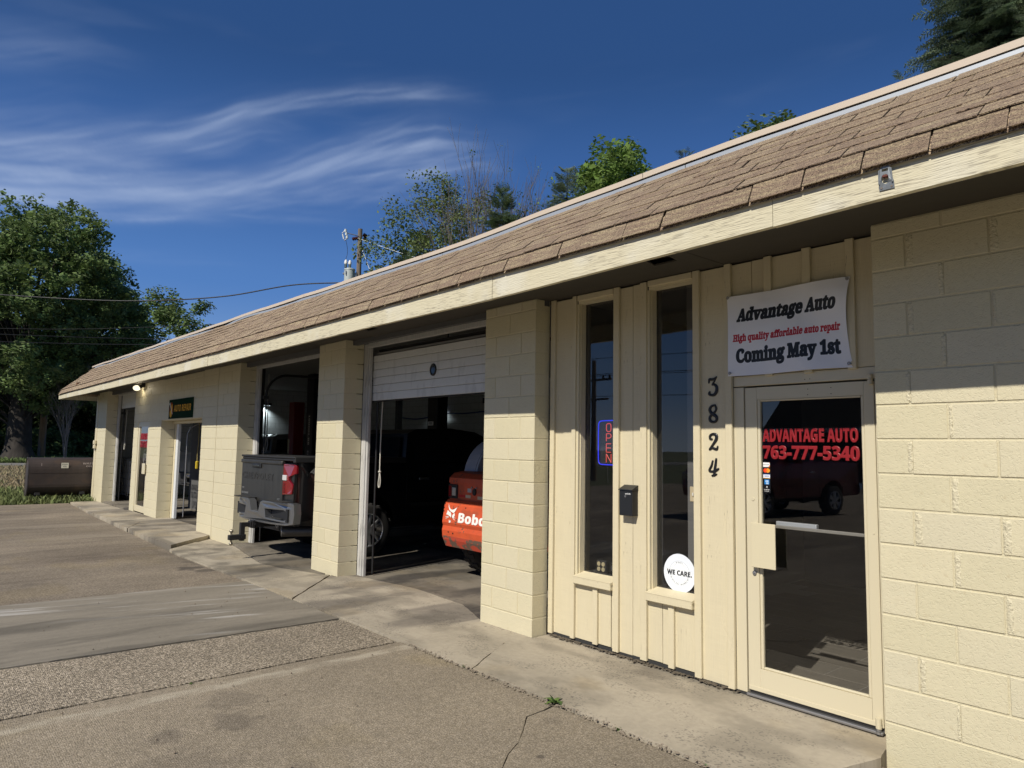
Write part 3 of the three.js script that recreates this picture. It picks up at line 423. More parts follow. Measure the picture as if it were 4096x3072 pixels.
// ------------------------------------------------------------------ board-and-batten front with two tall windows
{
  const S = grp('siding', shop); const r = rng(19);
  const bd = (x0, x1, y0, y1, z = -0.19, name = 'board') => part(name, metUV(cham(x0 + 0.001, x1 - 0.001, y0, y1, z - 0.02, z, 0.002), r() * 3, r() * 3, 1 / 0.55, 1 / 1.6), M.siding, S);
  const bt = (x0, x1, y0, y1, z = -0.163) => part('batten', metUV(cham(x0, x1, y0, y1, -0.1895, z, 0.003), r() * 3, r() * 3, 1 / 0.6, 1 / 1.7), M.siding, S);
  const G = 0.045, T = SOF - 0.004;
  bt(-3.008, -2.953, G - 0.01, T); bd(-2.975, -2.70, G + 0.003, T - 0.01);
  // under the windows
  bd(-2.70, -2.43, G + 0.01, 0.55); bt(-2.456, -2.403, G + 0.004, 0.53, -0.166); bd(-2.43, -2.265, G + 0.014, 0.55); bd(-2.258, -2.19, G + 0.008, 0.55);
  bd(-1.88, -1.73, G + 0.012, 0.545); bd(-1.728, -1.63, G + 0.009, 0.545); bt(-1.661, -1.606, G - 0.004, 0.523, -0.166); bd(-1.63, -1.385, G + 0.012, 0.545);
  // casings and the wide boards between
  bt(-2.724, -2.677, G, T); bt(-2.227, -2.165, 0.04, T); bd(-2.195, -2.03, 0.045, T - 0.012); bd(-2.028, -1.90, 0.048, T - 0.008); bt(-1.935, -1.869, 0.04, T - 0.006); bt(-1.416, -1.357, 0.033, T);
  bd(-1.386, -1.096, 0.03, T - 0.008); bt(-1.133, -1.078, 0.028, T, -0.160);
  // over the door
  bd(-1.10, -0.9195, 2.262, T - 0.01); bd(-0.9175, -0.79, 2.262, T - 0.008); bd(-0.788, -0.5, 2.262, T - 0.01); bd(-0.498, -0.2, 2.262, T - 0.008); bd(-0.198, -0.003, 2.262, T - 0.01);
  bt(-0.811, -0.754, 2.245, T - 0.004); bt(-0.526, -0.467, 2.245, T); bt(-0.230, -0.176, 2.25, T);
  // dirt and paint flakes along the foot of the boards
  const L = []; for (let i = 0; i < 420; i++) { const x = -3.0 + r() * 1.95, s = 0.003 + r() * 0.009; const g = new THREE.IcosahedronGeometry(s, 0); g.scale(1.6, 0.6, 1); g.rotateY(r() * 6); g.translate(x, 0.024, -0.185 + r() * r() * 0.06); L.push(g); }
  const deb = part('debris', L, std({ color: lin(0.10, 0.082, 0.06), roughness: 1 }), S); deb.userData.kind = 'stuff';
  part('sill_board', box(-3.03, -1.0, -0.02, 0.052, -0.24, -0.192), M.dark, S);
  const win = (x0, x1, y0, y1) => {
    const W = grp('window', shop);
    part('head_trim', metUV(cham(x0 - 0.012, x1 - 0.004, y1 + 0.012, T - 0.003, -0.22, -0.158, 0.003), r(), r(), 1.2, 0.8), M.siding, W);
    part('head_trim', box(x0 - 0.012, x1 - 0.004, y1 - 0.012, y1 + 0.0115, -0.255, -0.178), M.trim, W);
    part('jamb', box(x0 - 0.032, x0 - 0.008, y0 - 0.03, y1 - 0.013, -0.205, -0.181), M.trim, W); part('jamb', box(x0 - 0.030, x0, y0 - 0.03, y1 - 0.0125, -0.275, -0.2055), M.siding, W);
    part('jamb', box(x1 - 0.002, x1 + 0.03, y0 - 0.03, y1, -0.275, -0.1905), M.trim, W);
    const sl = cham(x0 - 0.02, x1 - 0.001, y0 - 0.095, y0 - 0.032, -0.21, -0.132, 0.006); part('sill', metUV(sl, r(), r(), 1.5, 2.5), M.siding, W);
    const bed = new THREE.BoxGeometry(x1 - x0 + 0.02, 0.02, 0.15); bed.rotateX(0.22); bed.translate((x0 + x1) / 2 - 0.005, y0 - 0.022, -0.205); part('sill_slope', metUV(bed), M.siding, W);
    part('pane', sheet(x0, x1, y0, y1, -0.26), M.glass, W);
    part('gasket', [box(x0 - 0.004, x0 + 0.012, y0, y1, -0.272, -0.264), box(x1 - 0.012, x1 + 0.004, y0, y1, -0.272, -0.264), box(x0 + 0.0125, x1 - 0.0125, y0, y0 + 0.014, -0.272, -0.264), box(x0 + 0.0125, x1 - 0.0125, y1 - 0.014, y1, -0.272, -0.264)], M.black, W);
  };
  win(-2.645, -2.165 - 0.063 + 0.002, 0.626, 3.042); win(-1.838, -1.4175, 0.615, 3.044);
  // office behind the glass: walls in plain dark grey
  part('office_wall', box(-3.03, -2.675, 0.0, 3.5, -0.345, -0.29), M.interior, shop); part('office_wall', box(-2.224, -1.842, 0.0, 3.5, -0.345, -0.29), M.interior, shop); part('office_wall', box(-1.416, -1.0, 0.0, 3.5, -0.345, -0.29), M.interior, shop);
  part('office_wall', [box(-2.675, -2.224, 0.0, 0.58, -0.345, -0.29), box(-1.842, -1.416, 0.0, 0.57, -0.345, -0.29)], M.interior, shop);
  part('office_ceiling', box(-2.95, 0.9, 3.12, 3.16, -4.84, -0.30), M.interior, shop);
  // floor of wood-look tiles in running bond
  const F = grp('office_floor', shop); part('grout', box(-2.95, 0.9, -0.02, 0.0285, -4.84, -0.26), std({ color: lin(0.30, 0.29, 0.27), roughness: 0.9 }), F);
  const tt = colorTex(512, 256, (u, v, o) => { const n = pfbm(u, v, 3, 30, 4), k = 0.75 + 0.5 * n; o[0] = 0.115 * k; o[1] = 0.105 * k; o[2] = 0.088 * k; });
  const tm = [0.9, 1, 1.1].map((k) => std({ map: tt, color: lin(k, k, k), roughness: 0.45 })); const tg = [0, 1].map((v) => metUV(cham(-0.297, 0.297, -0.012, 0.003, -0.1495, 0.1495, 0.0015), v * 0.7, v * 0.4, 1 / 0.6, 1 / 0.3));
  for (let j = 0; j < 14; j++) { const zc = -0.555 - 0.305 * j; for (let x = -2.6 + [0.28, 0, 0.27, 0.55][j % 4] * 1 - 0.02; x < 0.62; x += 0.6) { const q = part('floor_tile', tg[(r() * 2) | 0], tm[(r() * 3) | 0], F); q.position.set(x, 0.029, zc); } }
}

// ------------------------------------------------------------------ fonts
const serif = await new FontLoader().loadAsync('fonts/droid/droid_serif_bold.typeface.json');
const sans = await new FontLoader().loadAsync('fonts/droid/droid_sans_bold.typeface.json');
function textGeo(s, font, size, depth, { bevel = 0, shear = 0, w = null, h = null, curve = 4 } = {}) { const g = new TextGeometry(s, { font, size, depth, curveSegments: curve, bevelEnabled: bevel > 0, bevelSize: bevel, bevelThickness: bevel, bevelSegments: 2 }); if (shear) g.applyMatrix4(new THREE.Matrix4().set(1, shear, 0, 0, 0, 1, 0, 0, 0, 0, 1, 0, 0, 0, 0, 1)); g.computeBoundingBox(); const b = g.boundingBox; g.translate(-b.min.x, -b.min.y, 0); const sx = w ? w / (b.max.x - b.min.x) : 1, sy = h ? h / (b.max.y - b.min.y) : (w ? sx : 1); g.scale(sx, sy, 1); return g; }

// ------------------------------------------------------------------ entrance door
{
  const D = grp('entrance_door', shop);
  const FR = grp('door_frame', shop);
  part('jamb', metUV(cham(-1.077, -0.995, 0.03, 2.176, -0.27, -0.187, 0.003)), M.doorpaint, FR);
  part('head', metUV(cham(-1.077, 0.012, 2.183, 2.259, -0.27, -0.187, 0.003)), M.doorpaint, FR); part('jamb', box(-0.076, -0.003, 0.03, 2.182, -0.27, -0.189), M.doorpaint, FR);
  part('threshold', [cham(-0.99, -0.08, 0.018, 0.036, -0.30, -0.165, 0.004)], M.steel, FR);
  const z0 = -0.245, z1 = -0.191;
  part('stile', cham(-0.986, -0.894, 0.055, 2.170, z0, z1, 0.003), M.doorpaint, D); part('stile', cham(-0.148, -0.083, 0.055, 2.170, z0, z1, 0.003), M.doorpaint, D);
  part('rail', box(-0.8935, -0.1485, 0.055, 0.212, z0, z1 - 0.0015), M.doorpaint, D); part('rail', box(-0.8935, -0.1485, 2.082, 2.170, z0, z1 - 0.0015), M.doorpaint, D);
  const bead = (a, b, c, d) => cham(a, b, c, d, -0.222, z1 - 0.006, 0.004);
  part('glazing_bead', [bead(-0.8932, -0.872, 0.2125, 2.0815), bead(-0.169, -0.1488, 0.2125, 2.0815), bead(-0.8715, -0.1695, 0.2125, 0.2265), bead(-0.8715, -0.1695, 2.0685, 2.0815)], M.doorpaint, D);
  part('pane', sheet(-0.874, -0.167, 0.222, 2.073, -0.2175), M.glass, D);
  part('sweep', [box(-0.975, -0.09, 0.037, 0.0545, -0.205, -0.1945), box(-0.975, -0.09, 0.055, 0.078, z1 + 0.0005, z1 + 0.004)], [M.rubber, M.doorpaint][0], D);
  part('kick_strip', cham(-0.98, -0.09, 0.058, 0.088, z1, z1 + 0.006, 0.002), M.doorpaint, D);
  part('push_bar', [rbox(-0.815, -0.52, 1.186, 1.226, -0.32, -0.285, 0.006)], std({ color: lin(0.55, 0.58, 0.6), metalness: 0.6, roughness: 0.4 }), D);
  part('push_bar_rail', [rbox(-0.88, -0.16, 1.178, 1.200, -0.283, -0.262, 0.004)], std({ color: lin(0.28, 0.27, 0.24), metalness: 0.5, roughness: 0.5 }), D);
  part('latch_guard', cham(-0.922, -0.741, 0.908, 1.214, -0.150, -0.140, 0.002), M.trim, D); part('latch_guard', box(-0.918, -0.90, 0.915, 1.205, z1 + 0.0005, -0.1505), M.trim, D);
  part('lock', [bar([-0.925, 0.862, z1], [-0.925, 0.862, z1 + 0.012], 0.016, 0.014, 20), bar([-0.925, 0.862, z1 + 0.012], [-0.925, 0.862, z1 + 0.016], 0.008, 0.008, 14)], M.steel, D);
  part('lock', bar([-0.932, 1.375, z1], [-0.932, 1.375, z1 + 0.004], 0.013, 0.012, 18), M.doorpaint, D);
  part('hinge', [bar([-0.098, 2.145, -0.176], [-0.098, 2.176, -0.176], 0.016, 0.016, 14), bar([-0.098, 2.179, -0.176], [-0.098, 2.21, -0.176], 0.016, 0.016, 14)], M.doorpaint, D);
  part('hinge', [bar([-0.104, 0.055, -0.172], [-0.104, 0.115, -0.172], 0.0175, 0.0175, 16)], M.doorpaint, D); part('pivot', [bar([-0.104, 0.023, -0.172], [-0.104, 0.038, -0.172], 0.018, 0.018, 16), bar([-0.104, 0.04, -0.172], [-0.104, 0.0535, -0.172], 0.014, 0.014, 16)], M.steel, D);
  part('screw_hole', [[-0.53, 2.205], [-0.495, 2.206], [-0.513, 2.138], [-0.515, 2.10], [-0.355, 2.14], [-0.355, 2.10]].map(([x, y]) => bar([x, y, z1 - 0.001], [x, y, z1 + 0.0012 + (y > 2.18 ? 0.004 : 0)], 0.003, 0.003, 8)), M.black, D);
  part('screw', bar([-0.108, 1.215, z1], [-0.108, 1.215, z1 + 0.003], 0.006, 0.005, 10), M.doorpaint, D);
  // vinyl lettering on the glass
  const red = std({ color: lin(0.24, 0.007, 0.011), roughness: 0.45 });
  const L1 = textGeo('ADVANTAGE AUTO', sans, 0.1, 0.001, { bevel: 0.0045, w: 0.668, h: 0.097, curve: 5 }); L1.translate(-0.864, 1.779, -0.2150); part('lettering', L1, red, D);
  const L2 = textGeo('763-777-5340', sans, 0.1, 0.001, { bevel: 0.0045, w: 0.676, h: 0.097, curve: 5 }); L2.translate(-0.865, 1.660, -0.2150); part('lettering', L2, red, D);
  const pay = canvasTex(256, 1024, (g, w, h) => {
    g.fillStyle = '#0b0b0d'; g.fillRect(0, 0, w, h);
    g.fillStyle = '#e9e9ea'; g.fillRect(12, 24, 228, 150); g.fillStyle = '#e8782f'; g.beginPath(); g.moveTo(240, 174); g.lineTo(240, 110); g.lineTo(180, 174); g.fill(); g.beginPath(); g.moveTo(240, 24); g.lineTo(240, 54); g.lineTo(208, 24); g.fill(); g.fillStyle = '#15161a'; g.font = 'bold 40px sans-serif'; g.fillText('DISCOVER', 18, 112);
    g.fillStyle = '#e2411f'; g.beginPath(); g.arc(88, 288, 72, 0, 7); g.fill(); g.fillStyle = '#ee9a2a'; g.beginPath(); g.arc(168, 288, 72, 0, 7); g.fill(); g.fillStyle = '#ea6a1e'; g.beginPath(); g.ellipse(128, 288, 28, 58, 0, 0, 7); g.fill();
    g.fillStyle = '#dfe4ee'; g.fillRect(12, 400, 228, 150); g.fillStyle = '#2a3f86'; g.fillRect(12, 400, 228, 22); g.fillStyle = '#d39a3a'; g.fillRect(12, 532, 228, 18); g.fillStyle = '#243a80'; g.font = 'italic bold 68px sans-serif'; g.fillText('VISA', 44, 500);
    g.fillStyle = '#2f7fc4'; g.fillRect(50, 585, 160, 160); g.strokeStyle = '#e8f2fb'; g.lineWidth = 5; g.font = 'bold 64px sans-serif'; g.strokeText('AM', 84, 660); g.strokeText('EX', 108, 730);
    g.strokeStyle = '#f2f2f2'; g.lineWidth = 7; for (const q of [14, 28, 42]) { g.beginPath(); g.arc(96, 830, q + 8, -0.9, 0.9); g.stroke(); } g.fillStyle = '#f2f2f2'; g.font = 'bold 34px sans-serif'; g.fillText('Contactless', 26, 925); g.fillText('Accepted', 50, 975);
  });
  const pg = new THREE.PlaneGeometry(0.058, 0.218); pg.translate(-0.838, 1.532, -0.2148); part('payment_decal', pg, std({ map: pay, roughness: 0.4 }), D);
}

// ------------------------------------------------------------------ bay doors, frames and tracks
{
  const jm = (x0, x1, y0, y1, z0, z1) => metUV(cham(x0, x1, y0, y1, z0, z1, 0.004), 0, 0, 2, 0.5);
  const frame = (xl, xr, y1) => { const B = grp('bay_frame', shop); part('jamb', jm(xl, xl + 0.11, -0.05, y1, -0.325, -0.281), M.jamb, B); part('jamb', jm(xl + 0.112, xl + 0.15, -0.05, y1 - 0.02, -0.335, -0.295), M.jamb, B); part('jamb', jm(xr - 0.11, xr, -0.05, y1, -0.325, -0.245), M.jamb, B); part('head', jm(xl + 0.112, xr - 0.112, y1 - 0.055, y1 + 0.02, -0.33, -0.279), M.jamb, B); return B; };
  frame(-6.828, -3.80, 3.085); frame(-10.76, -7.62, 3.09); frame(-21.50, -18.17, 3.10);
  const track = (x, y1, right = false) => { const T = grp('door_track', shop); const c = []; for (let i = 0; i <= 8; i++) { const a = (i / 8) * Math.PI / 2; c.push([x, y1 - 0.38 + 0.38 * Math.sin(a), -0.42 - 0.38 + 0.38 * Math.cos(a)]); } part('rail', [bar([x, 0.02, -0.42], [x, y1 - 0.38, -0.42], 0.014, 0.014, 8), tube(c, 0.022, 16, 8), bar([x, y1, -0.80], [x, y1 + 0.06, -3.6], 0.022)], M.black, T); part('hanger', [bar([x, y1 + 0.05, -2.4], [x, 3.6, -2.4], 0.015), bar([x, y1 + 0.05, -3.5], [x, 3.6, -3.5], 0.015), box(x - 0.04, x + 0.04, 2.5, 2.56, -0.45, -0.36)], M.dark, T); };
  track(-6.66, 2.95); track(-10.59, 2.95); track(-21.33, 2.95); track(-4.0, 2.95); track(-7.85, 2.95);
  // half-raised sectional door: ribbed white sections with a round port
  const B = grp('overhead_door', shop); const mw = std({ map: colorTex(512, 512, (u, v, o) => { const k = 0.96 + 0.06 * pfbm(u, v, 6, 6, 3), d = sm(0.55, 0.75, pfbm(u, v, 14, 5, 4)) * 0.12; o[0] = 0.60 * k * (1 - d); o[1] = 0.605 * k * (1 - d); o[2] = 0.60 * k * (1 - d); }), roughness: 0.5 });
  const ys = [2.312, 2.418, 2.522, 2.626, 2.730, 2.834, 2.925]; for (let i = 0; i < 6; i++) part('panel', cham(-6.70, -3.88, ys[i] + 0.0015, ys[i + 1] - 0.0015, -0.40, -0.353 + (i % 2) * 0.002, 0.006), mw, B);
  part('bottom_seal', box(-6.70, -3.88, 2.296, 2.3125, -0.398, -0.358), M.rubber, B); part('top_rail', rbox(-6.72, -3.86, 2.935, 2.962, -0.45, -0.37, 0.005), M.steel, B); part('strut', box(-6.70, -3.88, 2.985, 3.02, -0.5, -0.44), M.dark, B);
  const ring = new THREE.TorusGeometry(0.058, 0.013, 10, 28); ring.scale(0.95, 1.08, 1); ring.translate(-5.245, 2.632, -0.349); part('port_ring', ring, M.black, B); const disc = new THREE.CylinderGeometry(0.052, 0.052, 0.01, 24); disc.rotateX(Math.PI / 2); disc.scale(0.95, 1.08, 1); disc.translate(-5.245, 2.632, -0.35); part('port_glass', disc, std({ color: lin(0.01, 0.01, 0.012), roughness: 0.08 }), B);
  // far bay: door left a third of the way down
  const C = grp('overhead_door', shop); for (let i = 0; i < 5; i++) part('panel', cham(-21.36, -18.2, 2.665 + 0.09 * i, 2.665 + 0.09 * i + 0.087, -0.40, -0.353, 0.005), mw, C); part('bottom_seal', box(-21.36, -18.2, 2.635, 2.664, -0.4, -0.36), M.rubber, C);
  // low doorway: white steel frame
  const Dw = grp('service_doorway', shop); const wf = std({ color: lin(0.66, 0.68, 0.70), roughness: 0.4 });
  part('jamb', cham(-15.52, -15.37, 0.0, 2.13, -0.36, -0.30, 0.004), wf, Dw); part('jamb', box(-15.654, -15.525, 0.0, 2.2, -0.33, -0.297), M.trim, Dw); part('head', [cham(-15.65, -12.75, 2.135, 2.19, -0.36, -0.25, 0.004)], M.trim, Dw); part('lintel_trim', box(-15.64, -12.75, 2.196, 2.212, -0.28, -0.02), M.trim, Dw);
  part('track', [bar([-15.2, 0.05, -0.45], [-15.2, 1.9, -0.45], 0.014), tube([[-15.2, 1.9, -0.45], [-15.17, 2.05, -0.52], [-15.1, 2.18, -0.75]], 0.014, 10, 6)], M.steel, Dw);
  part('side_wall', box(-12.74, -12.70, -0.05, 3.6, -1.2, -0.20), M.interior, shop);
  // glass door set in the wall at the far end
  const E = grp('side_entrance_door', shop); part('leaf', [cham(-17.715, -17.60, 0.02, 2.195, -0.05, -0.012, 0.003), box(-16.82, -16.705, 0.02, 2.195, -0.05, -0.0125), box(-17.5995, -16.8205, 0.02, 0.165, -0.05, -0.014), box(-17.5995, -16.8205, 2.085, 2.195, -0.05, -0.014)], M.doorpaint, E);
  part('pane', sheet(-17.60, -16.82, 0.165, 2.085, -0.032), M.glass, E); part('handle', rbox(-17.0, -16.74, 0.945, 1.195, 0.02, 0.032, 0.004), M.doorpaint, E); part('handle_bracket', box(-16.80, -16.77, 1.0, 1.14, -0.0115, 0.0195), M.doorpaint, E);
  const red = std({ color: lin(0.24, 0.007, 0.011), roughness: 0.45 }); const a = textGeo('ADVANTAGE AUTO', sans, 0.1, 0.001, { w: 0.70, h: 0.16, bevel: 0.003 }); a.translate(-17.56, 1.76, -0.028); const b = textGeo('763-777-5340', sans, 0.1, 0.001, { w: 0.70, h: 0.16, bevel: 0.003 }); b.translate(-17.56, 1.57, -0.028); part('lettering', a, red, E); part('lettering', b, red, E);
  const wh = std({ color: lin(0.22, 0.22, 0.22), roughness: 0.5 }); const o = textGeo('OPEN', sans, 0.1, 0.001, { w: 0.42, h: 0.18, shear: 0.15 }); o.translate(-17.42, 1.25, -0.10); part('open_sign', [o, (() => { const t = new THREE.TorusGeometry(0.27, 0.008, 6, 28); t.scale(1, 0.72, 1); t.translate(-17.2, 1.34, -0.10); return t; })()], wh, E);
  part('vestibule_wall', box(-18.12, -15.7, -0.05, 3.6, -1.45, -1.40), M.interior, shop);
}

// ------------------------------------------------------------------ signs and fittings hung on the building
{
  // vinyl banner over the door
  const W = 1536, H = 1024, tex = canvasTex(W, H, (g) => {
    g.fillStyle = '#e6e6ea'; g.fillRect(0, 0, W, H); g.textAlign = 'left'; g.lineJoin = 'round';
    const slab = (s, x0, x1, y, px, col, sh, lw) => { g.save(); g.font = `bold ${px}px serif`; const w = g.measureText(s).width; g.translate(x0, y); g.transform((x1 - x0) / w, 0, -sh, 1, 0, 0); g.fillStyle = g.strokeStyle = col; g.lineWidth = lw * 1.8; g.fillText(s, 0, 0); g.strokeText(s, 0, 0); g.restore(); };
    slab('Advantage Auto', 130, 1400, 330, 205, '#141417', 0.16, 13); slab('High quality affordable auto repair', 70, 1450, 585, 112, '#b3202c', 0.10, 6); slab('Coming May 1st', 110, 1430, 850, 220, '#17181b', 0.03, 14);
  });
  const B = thing('banner', 'white vinyl banner with bold black and red lettering hung over the entrance door', 'banner', [-0.645, 2.26, -0.15]);
  const g = new THREE.PlaneGeometry(0.905, 0.592, 48, 32), p = g.attributes.position; for (let i = 0; i < p.count; i++) { const x = p.getX(i), y = p.getY(i) + 0.296; const e = Math.pow(Math.abs(y - 0.296) / 0.296, 2); p.setXYZ(i, x - (x > 0 ? 0.03 * (1 - e) * (x / 0.45) : -0.004 * (1 - e)), y + 0.004 * Math.sin(x * 7), (fbm(x * 3 + 5, y * 4, 3) - 0.5) * 0.022 + 0.010 * Math.sin((x + y) * 9) * (x > 0.1 ? 1 : 0.3)); } g.computeVertexNormals();
  part('sheet', g, std({ map: tex, roughness: 0.45 }), B);
  for (const [x, y] of [[-0.44, 0.582], [0.438, 0.577], [-0.43, 0.02], [0.436, 0.024]]) { const t = new THREE.TorusGeometry(0.0085, 0.003, 8, 18); t.translate(x, y, 0.014); part('grommet', t, M.steel, B); part('screw', bar([x, y, -0.02], [x, y, 0.013], 0.006, 0.005, 10), M.steel, B); }
}
{
  // house numbers, one below the other on the wide board
  const mat = std({ color: lin(0.010, 0.0105, 0.012), roughness: 0.35 }); const N = [['3', 2.121, 0.148, 'topmost'], ['8', 1.919, 0.143, 'second from the top'], ['2', 1.714, 0.137, 'third from the top'], ['4', 1.520, 0.141, 'lowest']];
  // brush-like numerals as closed outlines with stroke widths along a path
  const paths = {
    3: [[[-0.036, 0.105, .006], [-0.030, 0.130, .009], [-0.010, 0.128, .010], [0.012, 0.132, .009], [0.030, 0.145, .006]], [[0.027, 0.142, .006], [0.012, 0.115, .006], [-0.006, 0.088, .006], [0.010, 0.090, .009], [0.030, 0.072, .012], [0.030, 0.038, .013], [0.010, 0.012, .011], [-0.016, 0.010, .009], [-0.034, 0.020, .010], [-0.030, 0.034, .008]]],
    8: [[[0.016, 0.140, .008], [-0.014, 0.132, .009], [-0.030, 0.108, .011], [-0.022, 0.086, .012], [0.004, 0.066, .013], [0.028, 0.046, .012], [0.026, 0.020, .010], [0.002, 0.008, .009], [-0.026, 0.020, .011], [-0.030, 0.044, .010], [-0.006, 0.072, .009], [0.018, 0.092, .008], [0.026, 0.114, .008], [0.016, 0.138, .007]]],
    2: [[[-0.014, 0.092, .008], [-0.030, 0.098, .009], [-0.028, 0.120, .009], [-0.006, 0.134, .008], [0.022, 0.126, .012], [0.026, 0.098, .013], [0.008, 0.066, .010], [-0.016, 0.034, .008], [-0.034, 0.010, .007]], [[-0.034, 0.010, .008], [-0.010, 0.022, .009], [0.012, 0.014, .009], [0.030, 0.014, .009], [0.036, 0.034, .006]]],
    4: [[[-0.008, 0.122, .007], [-0.018, 0.086, .009], [-0.038, 0.046, .008], [-0.020, 0.040, .008], [0.014, 0.046, .009], [0.040, 0.062, .008]], [[0.022, 0.138, .008], [0.016, 0.094, .010], [0.008, 0.050, .011], [0.004, 0.016, .010]], [[-0.014, 0.008, .007], [0.006, 0.012, .008], [0.024, 0.020, .006]]] };
  for (const [d, y, h, where] of N) {
    const T = thing('house_number', `black plastic numeral ${d}, ${where} of the four beside the door`, 'house number', [-1.25, y, -0.1895]); const L = [];
    paths[d].forEach((st, si) => { const c = new THREE.CatmullRomCurve3(st.map((q) => new THREE.Vector3(q[0], q[1] * h / 0.148, 0)), false, 'centripetal'), n = st.length * 6, lf = [], rt = []; for (let i = 0; i <= n; i++) { const t = i / n, P = c.getPoint(t), V = c.getTangent(t), f = t * (st.length - 1), k = Math.min(st.length - 2, Math.floor(f)), w = mix(st[k][2], st[k + 1][2], f - k); lf.push([P.x - V.y * w, P.y + V.x * w]); rt.push([P.x + V.y * w, P.y - V.x * w]); }
      const pos = [], idx = []; for (let i = 0; i <= n; i++) { const t = i / n, P = c.getPoint(t); pos.push(lf[i][0], lf[i][1], 0, lf[i][0], lf[i][1], 0.006, P.x, P.y, 0.0095 + si * 0.0003, rt[i][0], rt[i][1], 0.006, rt[i][0], rt[i][1], 0); if (i) for (let k = 0; k < 4; k++) { const a = (i - 1) * 5 + k, b = i * 5 + k; idx.push(a, a + 1, b, b, a + 1, b + 1); } }
      const g = new THREE.BufferGeometry(); g.setAttribute('position', new THREE.Float32BufferAttribute(pos, 3)); g.setIndex(idx); g.computeVertexNormals(); L.push(g); for (const e of [0, n]) { const P = c.getPoint(e / n), w = st[e ? st.length - 1 : 0][2], s = new THREE.SphereGeometry(w, 12, 8); s.scale(1, 1, 0.7 * 0.009 / w); s.translate(P.x, P.y, 0.003); L.push(s); } });
    part('numeral', L, mat, T);
  }
}
{
  // small drop box for letters
  const T = thing('mailbox', 'small black metal drop box with sloped lid between the two tall windows', 'mailbox', [-2.043, 1.17, -0.19]); const bk = std({ color: lin(0.013, 0.0145, 0.017), roughness: 0.42 });
  part('body', cham(-0.069, 0.069, 0.0, 0.205, 0.001, 0.076, 0.003), bk, T);
  const lid = extr([[0.0, 0.206], [0.0, 0.247], [-0.004, 0.249], [-0.082, 0.214], [-0.084, 0.207], [-0.080, 0.206]], 0.146, 0.001, [], 1); lid.rotateY(Math.PI / 2); lid.translate(-0.073, 0, 0); part('lid', lid, bk, T);
  part('door', cham(-0.058, 0.060, 0.014, 0.193, 0.0762, 0.0785, 0.0015), bk, T);
  part('lock', [bar([0.002, 0.158, 0.0785], [0.002, 0.158, 0.083], 0.010, 0.009, 18)], M.chrome, T);
  const t = textGeo('uniLife', sans, 0.014, 0.0006, { w: 0.056, h: 0.013 }); t.translate(-0.002, 0.174, 0.0786); part('lettering', t, std({ color: lin(0.75, 0.75, 0.75), roughness: 0.5 }), T);
}
{
  // round sticker on the right-hand tall window
  const tex = canvasTex(768, 768, (g) => {
    const C = 384; g.fillStyle = '#dfe5ee'; g.fillRect(0, 0, 768, 768); g.fillStyle = '#eef2f6'; g.beginPath(); g.arc(C, C, 240, 0, 7); g.fill(); g.strokeStyle = '#55606e'; g.lineWidth = 3; g.beginPath(); g.arc(C, C, 240, 0, 7); g.stroke(); g.fillStyle = '#f6fafc'; g.beginPath(); g.arc(C, C, 192, 0, 7); g.fill(); g.beginPath(); g.arc(C, C, 192, 0, 7); g.stroke();
    g.lineWidth = 3; g.strokeStyle = '#6a7480'; const land = [[[270, 250], [300, 225], [350, 235], [372, 262], [350, 300], [330, 330], [318, 318], [290, 300], [270, 270], [270, 250]], [[345, 452], [390, 470], [420, 500], [400, 540], [372, 570], [360, 560], [352, 510], [340, 470], [345, 452]], [[430, 300], [470, 290], [500, 310], [520, 300], [545, 320]], [[440, 240], [465, 226], [490, 240], [470, 268], [440, 262], [440, 240]], [[452, 470], [470, 520], [490, 540], [512, 520], [520, 470]]]; for (const l of land) { g.beginPath(); l.forEach(([x, y], i) => i ? g.lineTo(x, y) : g.moveTo(x, y)); g.stroke(); }
    g.fillStyle = '#eef2f6'; g.strokeStyle = '#77808c'; g.fillRect(60, 318, 620, 118); g.fillRect(600, 380, 110, 66); g.strokeRect(60, 318, 620, 118); g.fillStyle = '#10131c'; g.font = 'bold 128px sans-serif'; const w = g.measureText('WE CARE.').width; g.save(); g.translate(84, 424); g.scale(604 / w, 1); g.fillText('WE CARE.', 0, 0); g.lineWidth = 7; g.strokeStyle = '#10131c'; g.strokeText('WE CARE.', 0, 0); g.restore();
    const arc = (s, r, a0, da, out) => { g.font = 'bold 30px sans-serif'; g.fillStyle = '#39424e'; [...s].forEach((c, i) => { const a = a0 + i * da; g.save(); g.translate(C + Math.cos(a) * r, C + Math.sin(a) * r); g.rotate(a + (out ? Math.PI / 2 : -Math.PI / 2)); g.fillText(c, -9, 0); g.restore(); }); };
    arc('We Recycle.', 206, -1.95, 0.078, true); arc('We Use Safety Kleen', 226, 2.98, -0.072, false); arc('Environmental Services', 226, 1.42, -0.062, false);
  });
  const T = thing('window_sticker', 'round white sticker with black lettering on the lower right-hand tall window', 'sticker', [-1.617, 0.752, -0.2585]); const g = new THREE.CircleGeometry(0.150, 48); part('disc', g, std({ map: tex, roughness: 0.4 }), T);
}
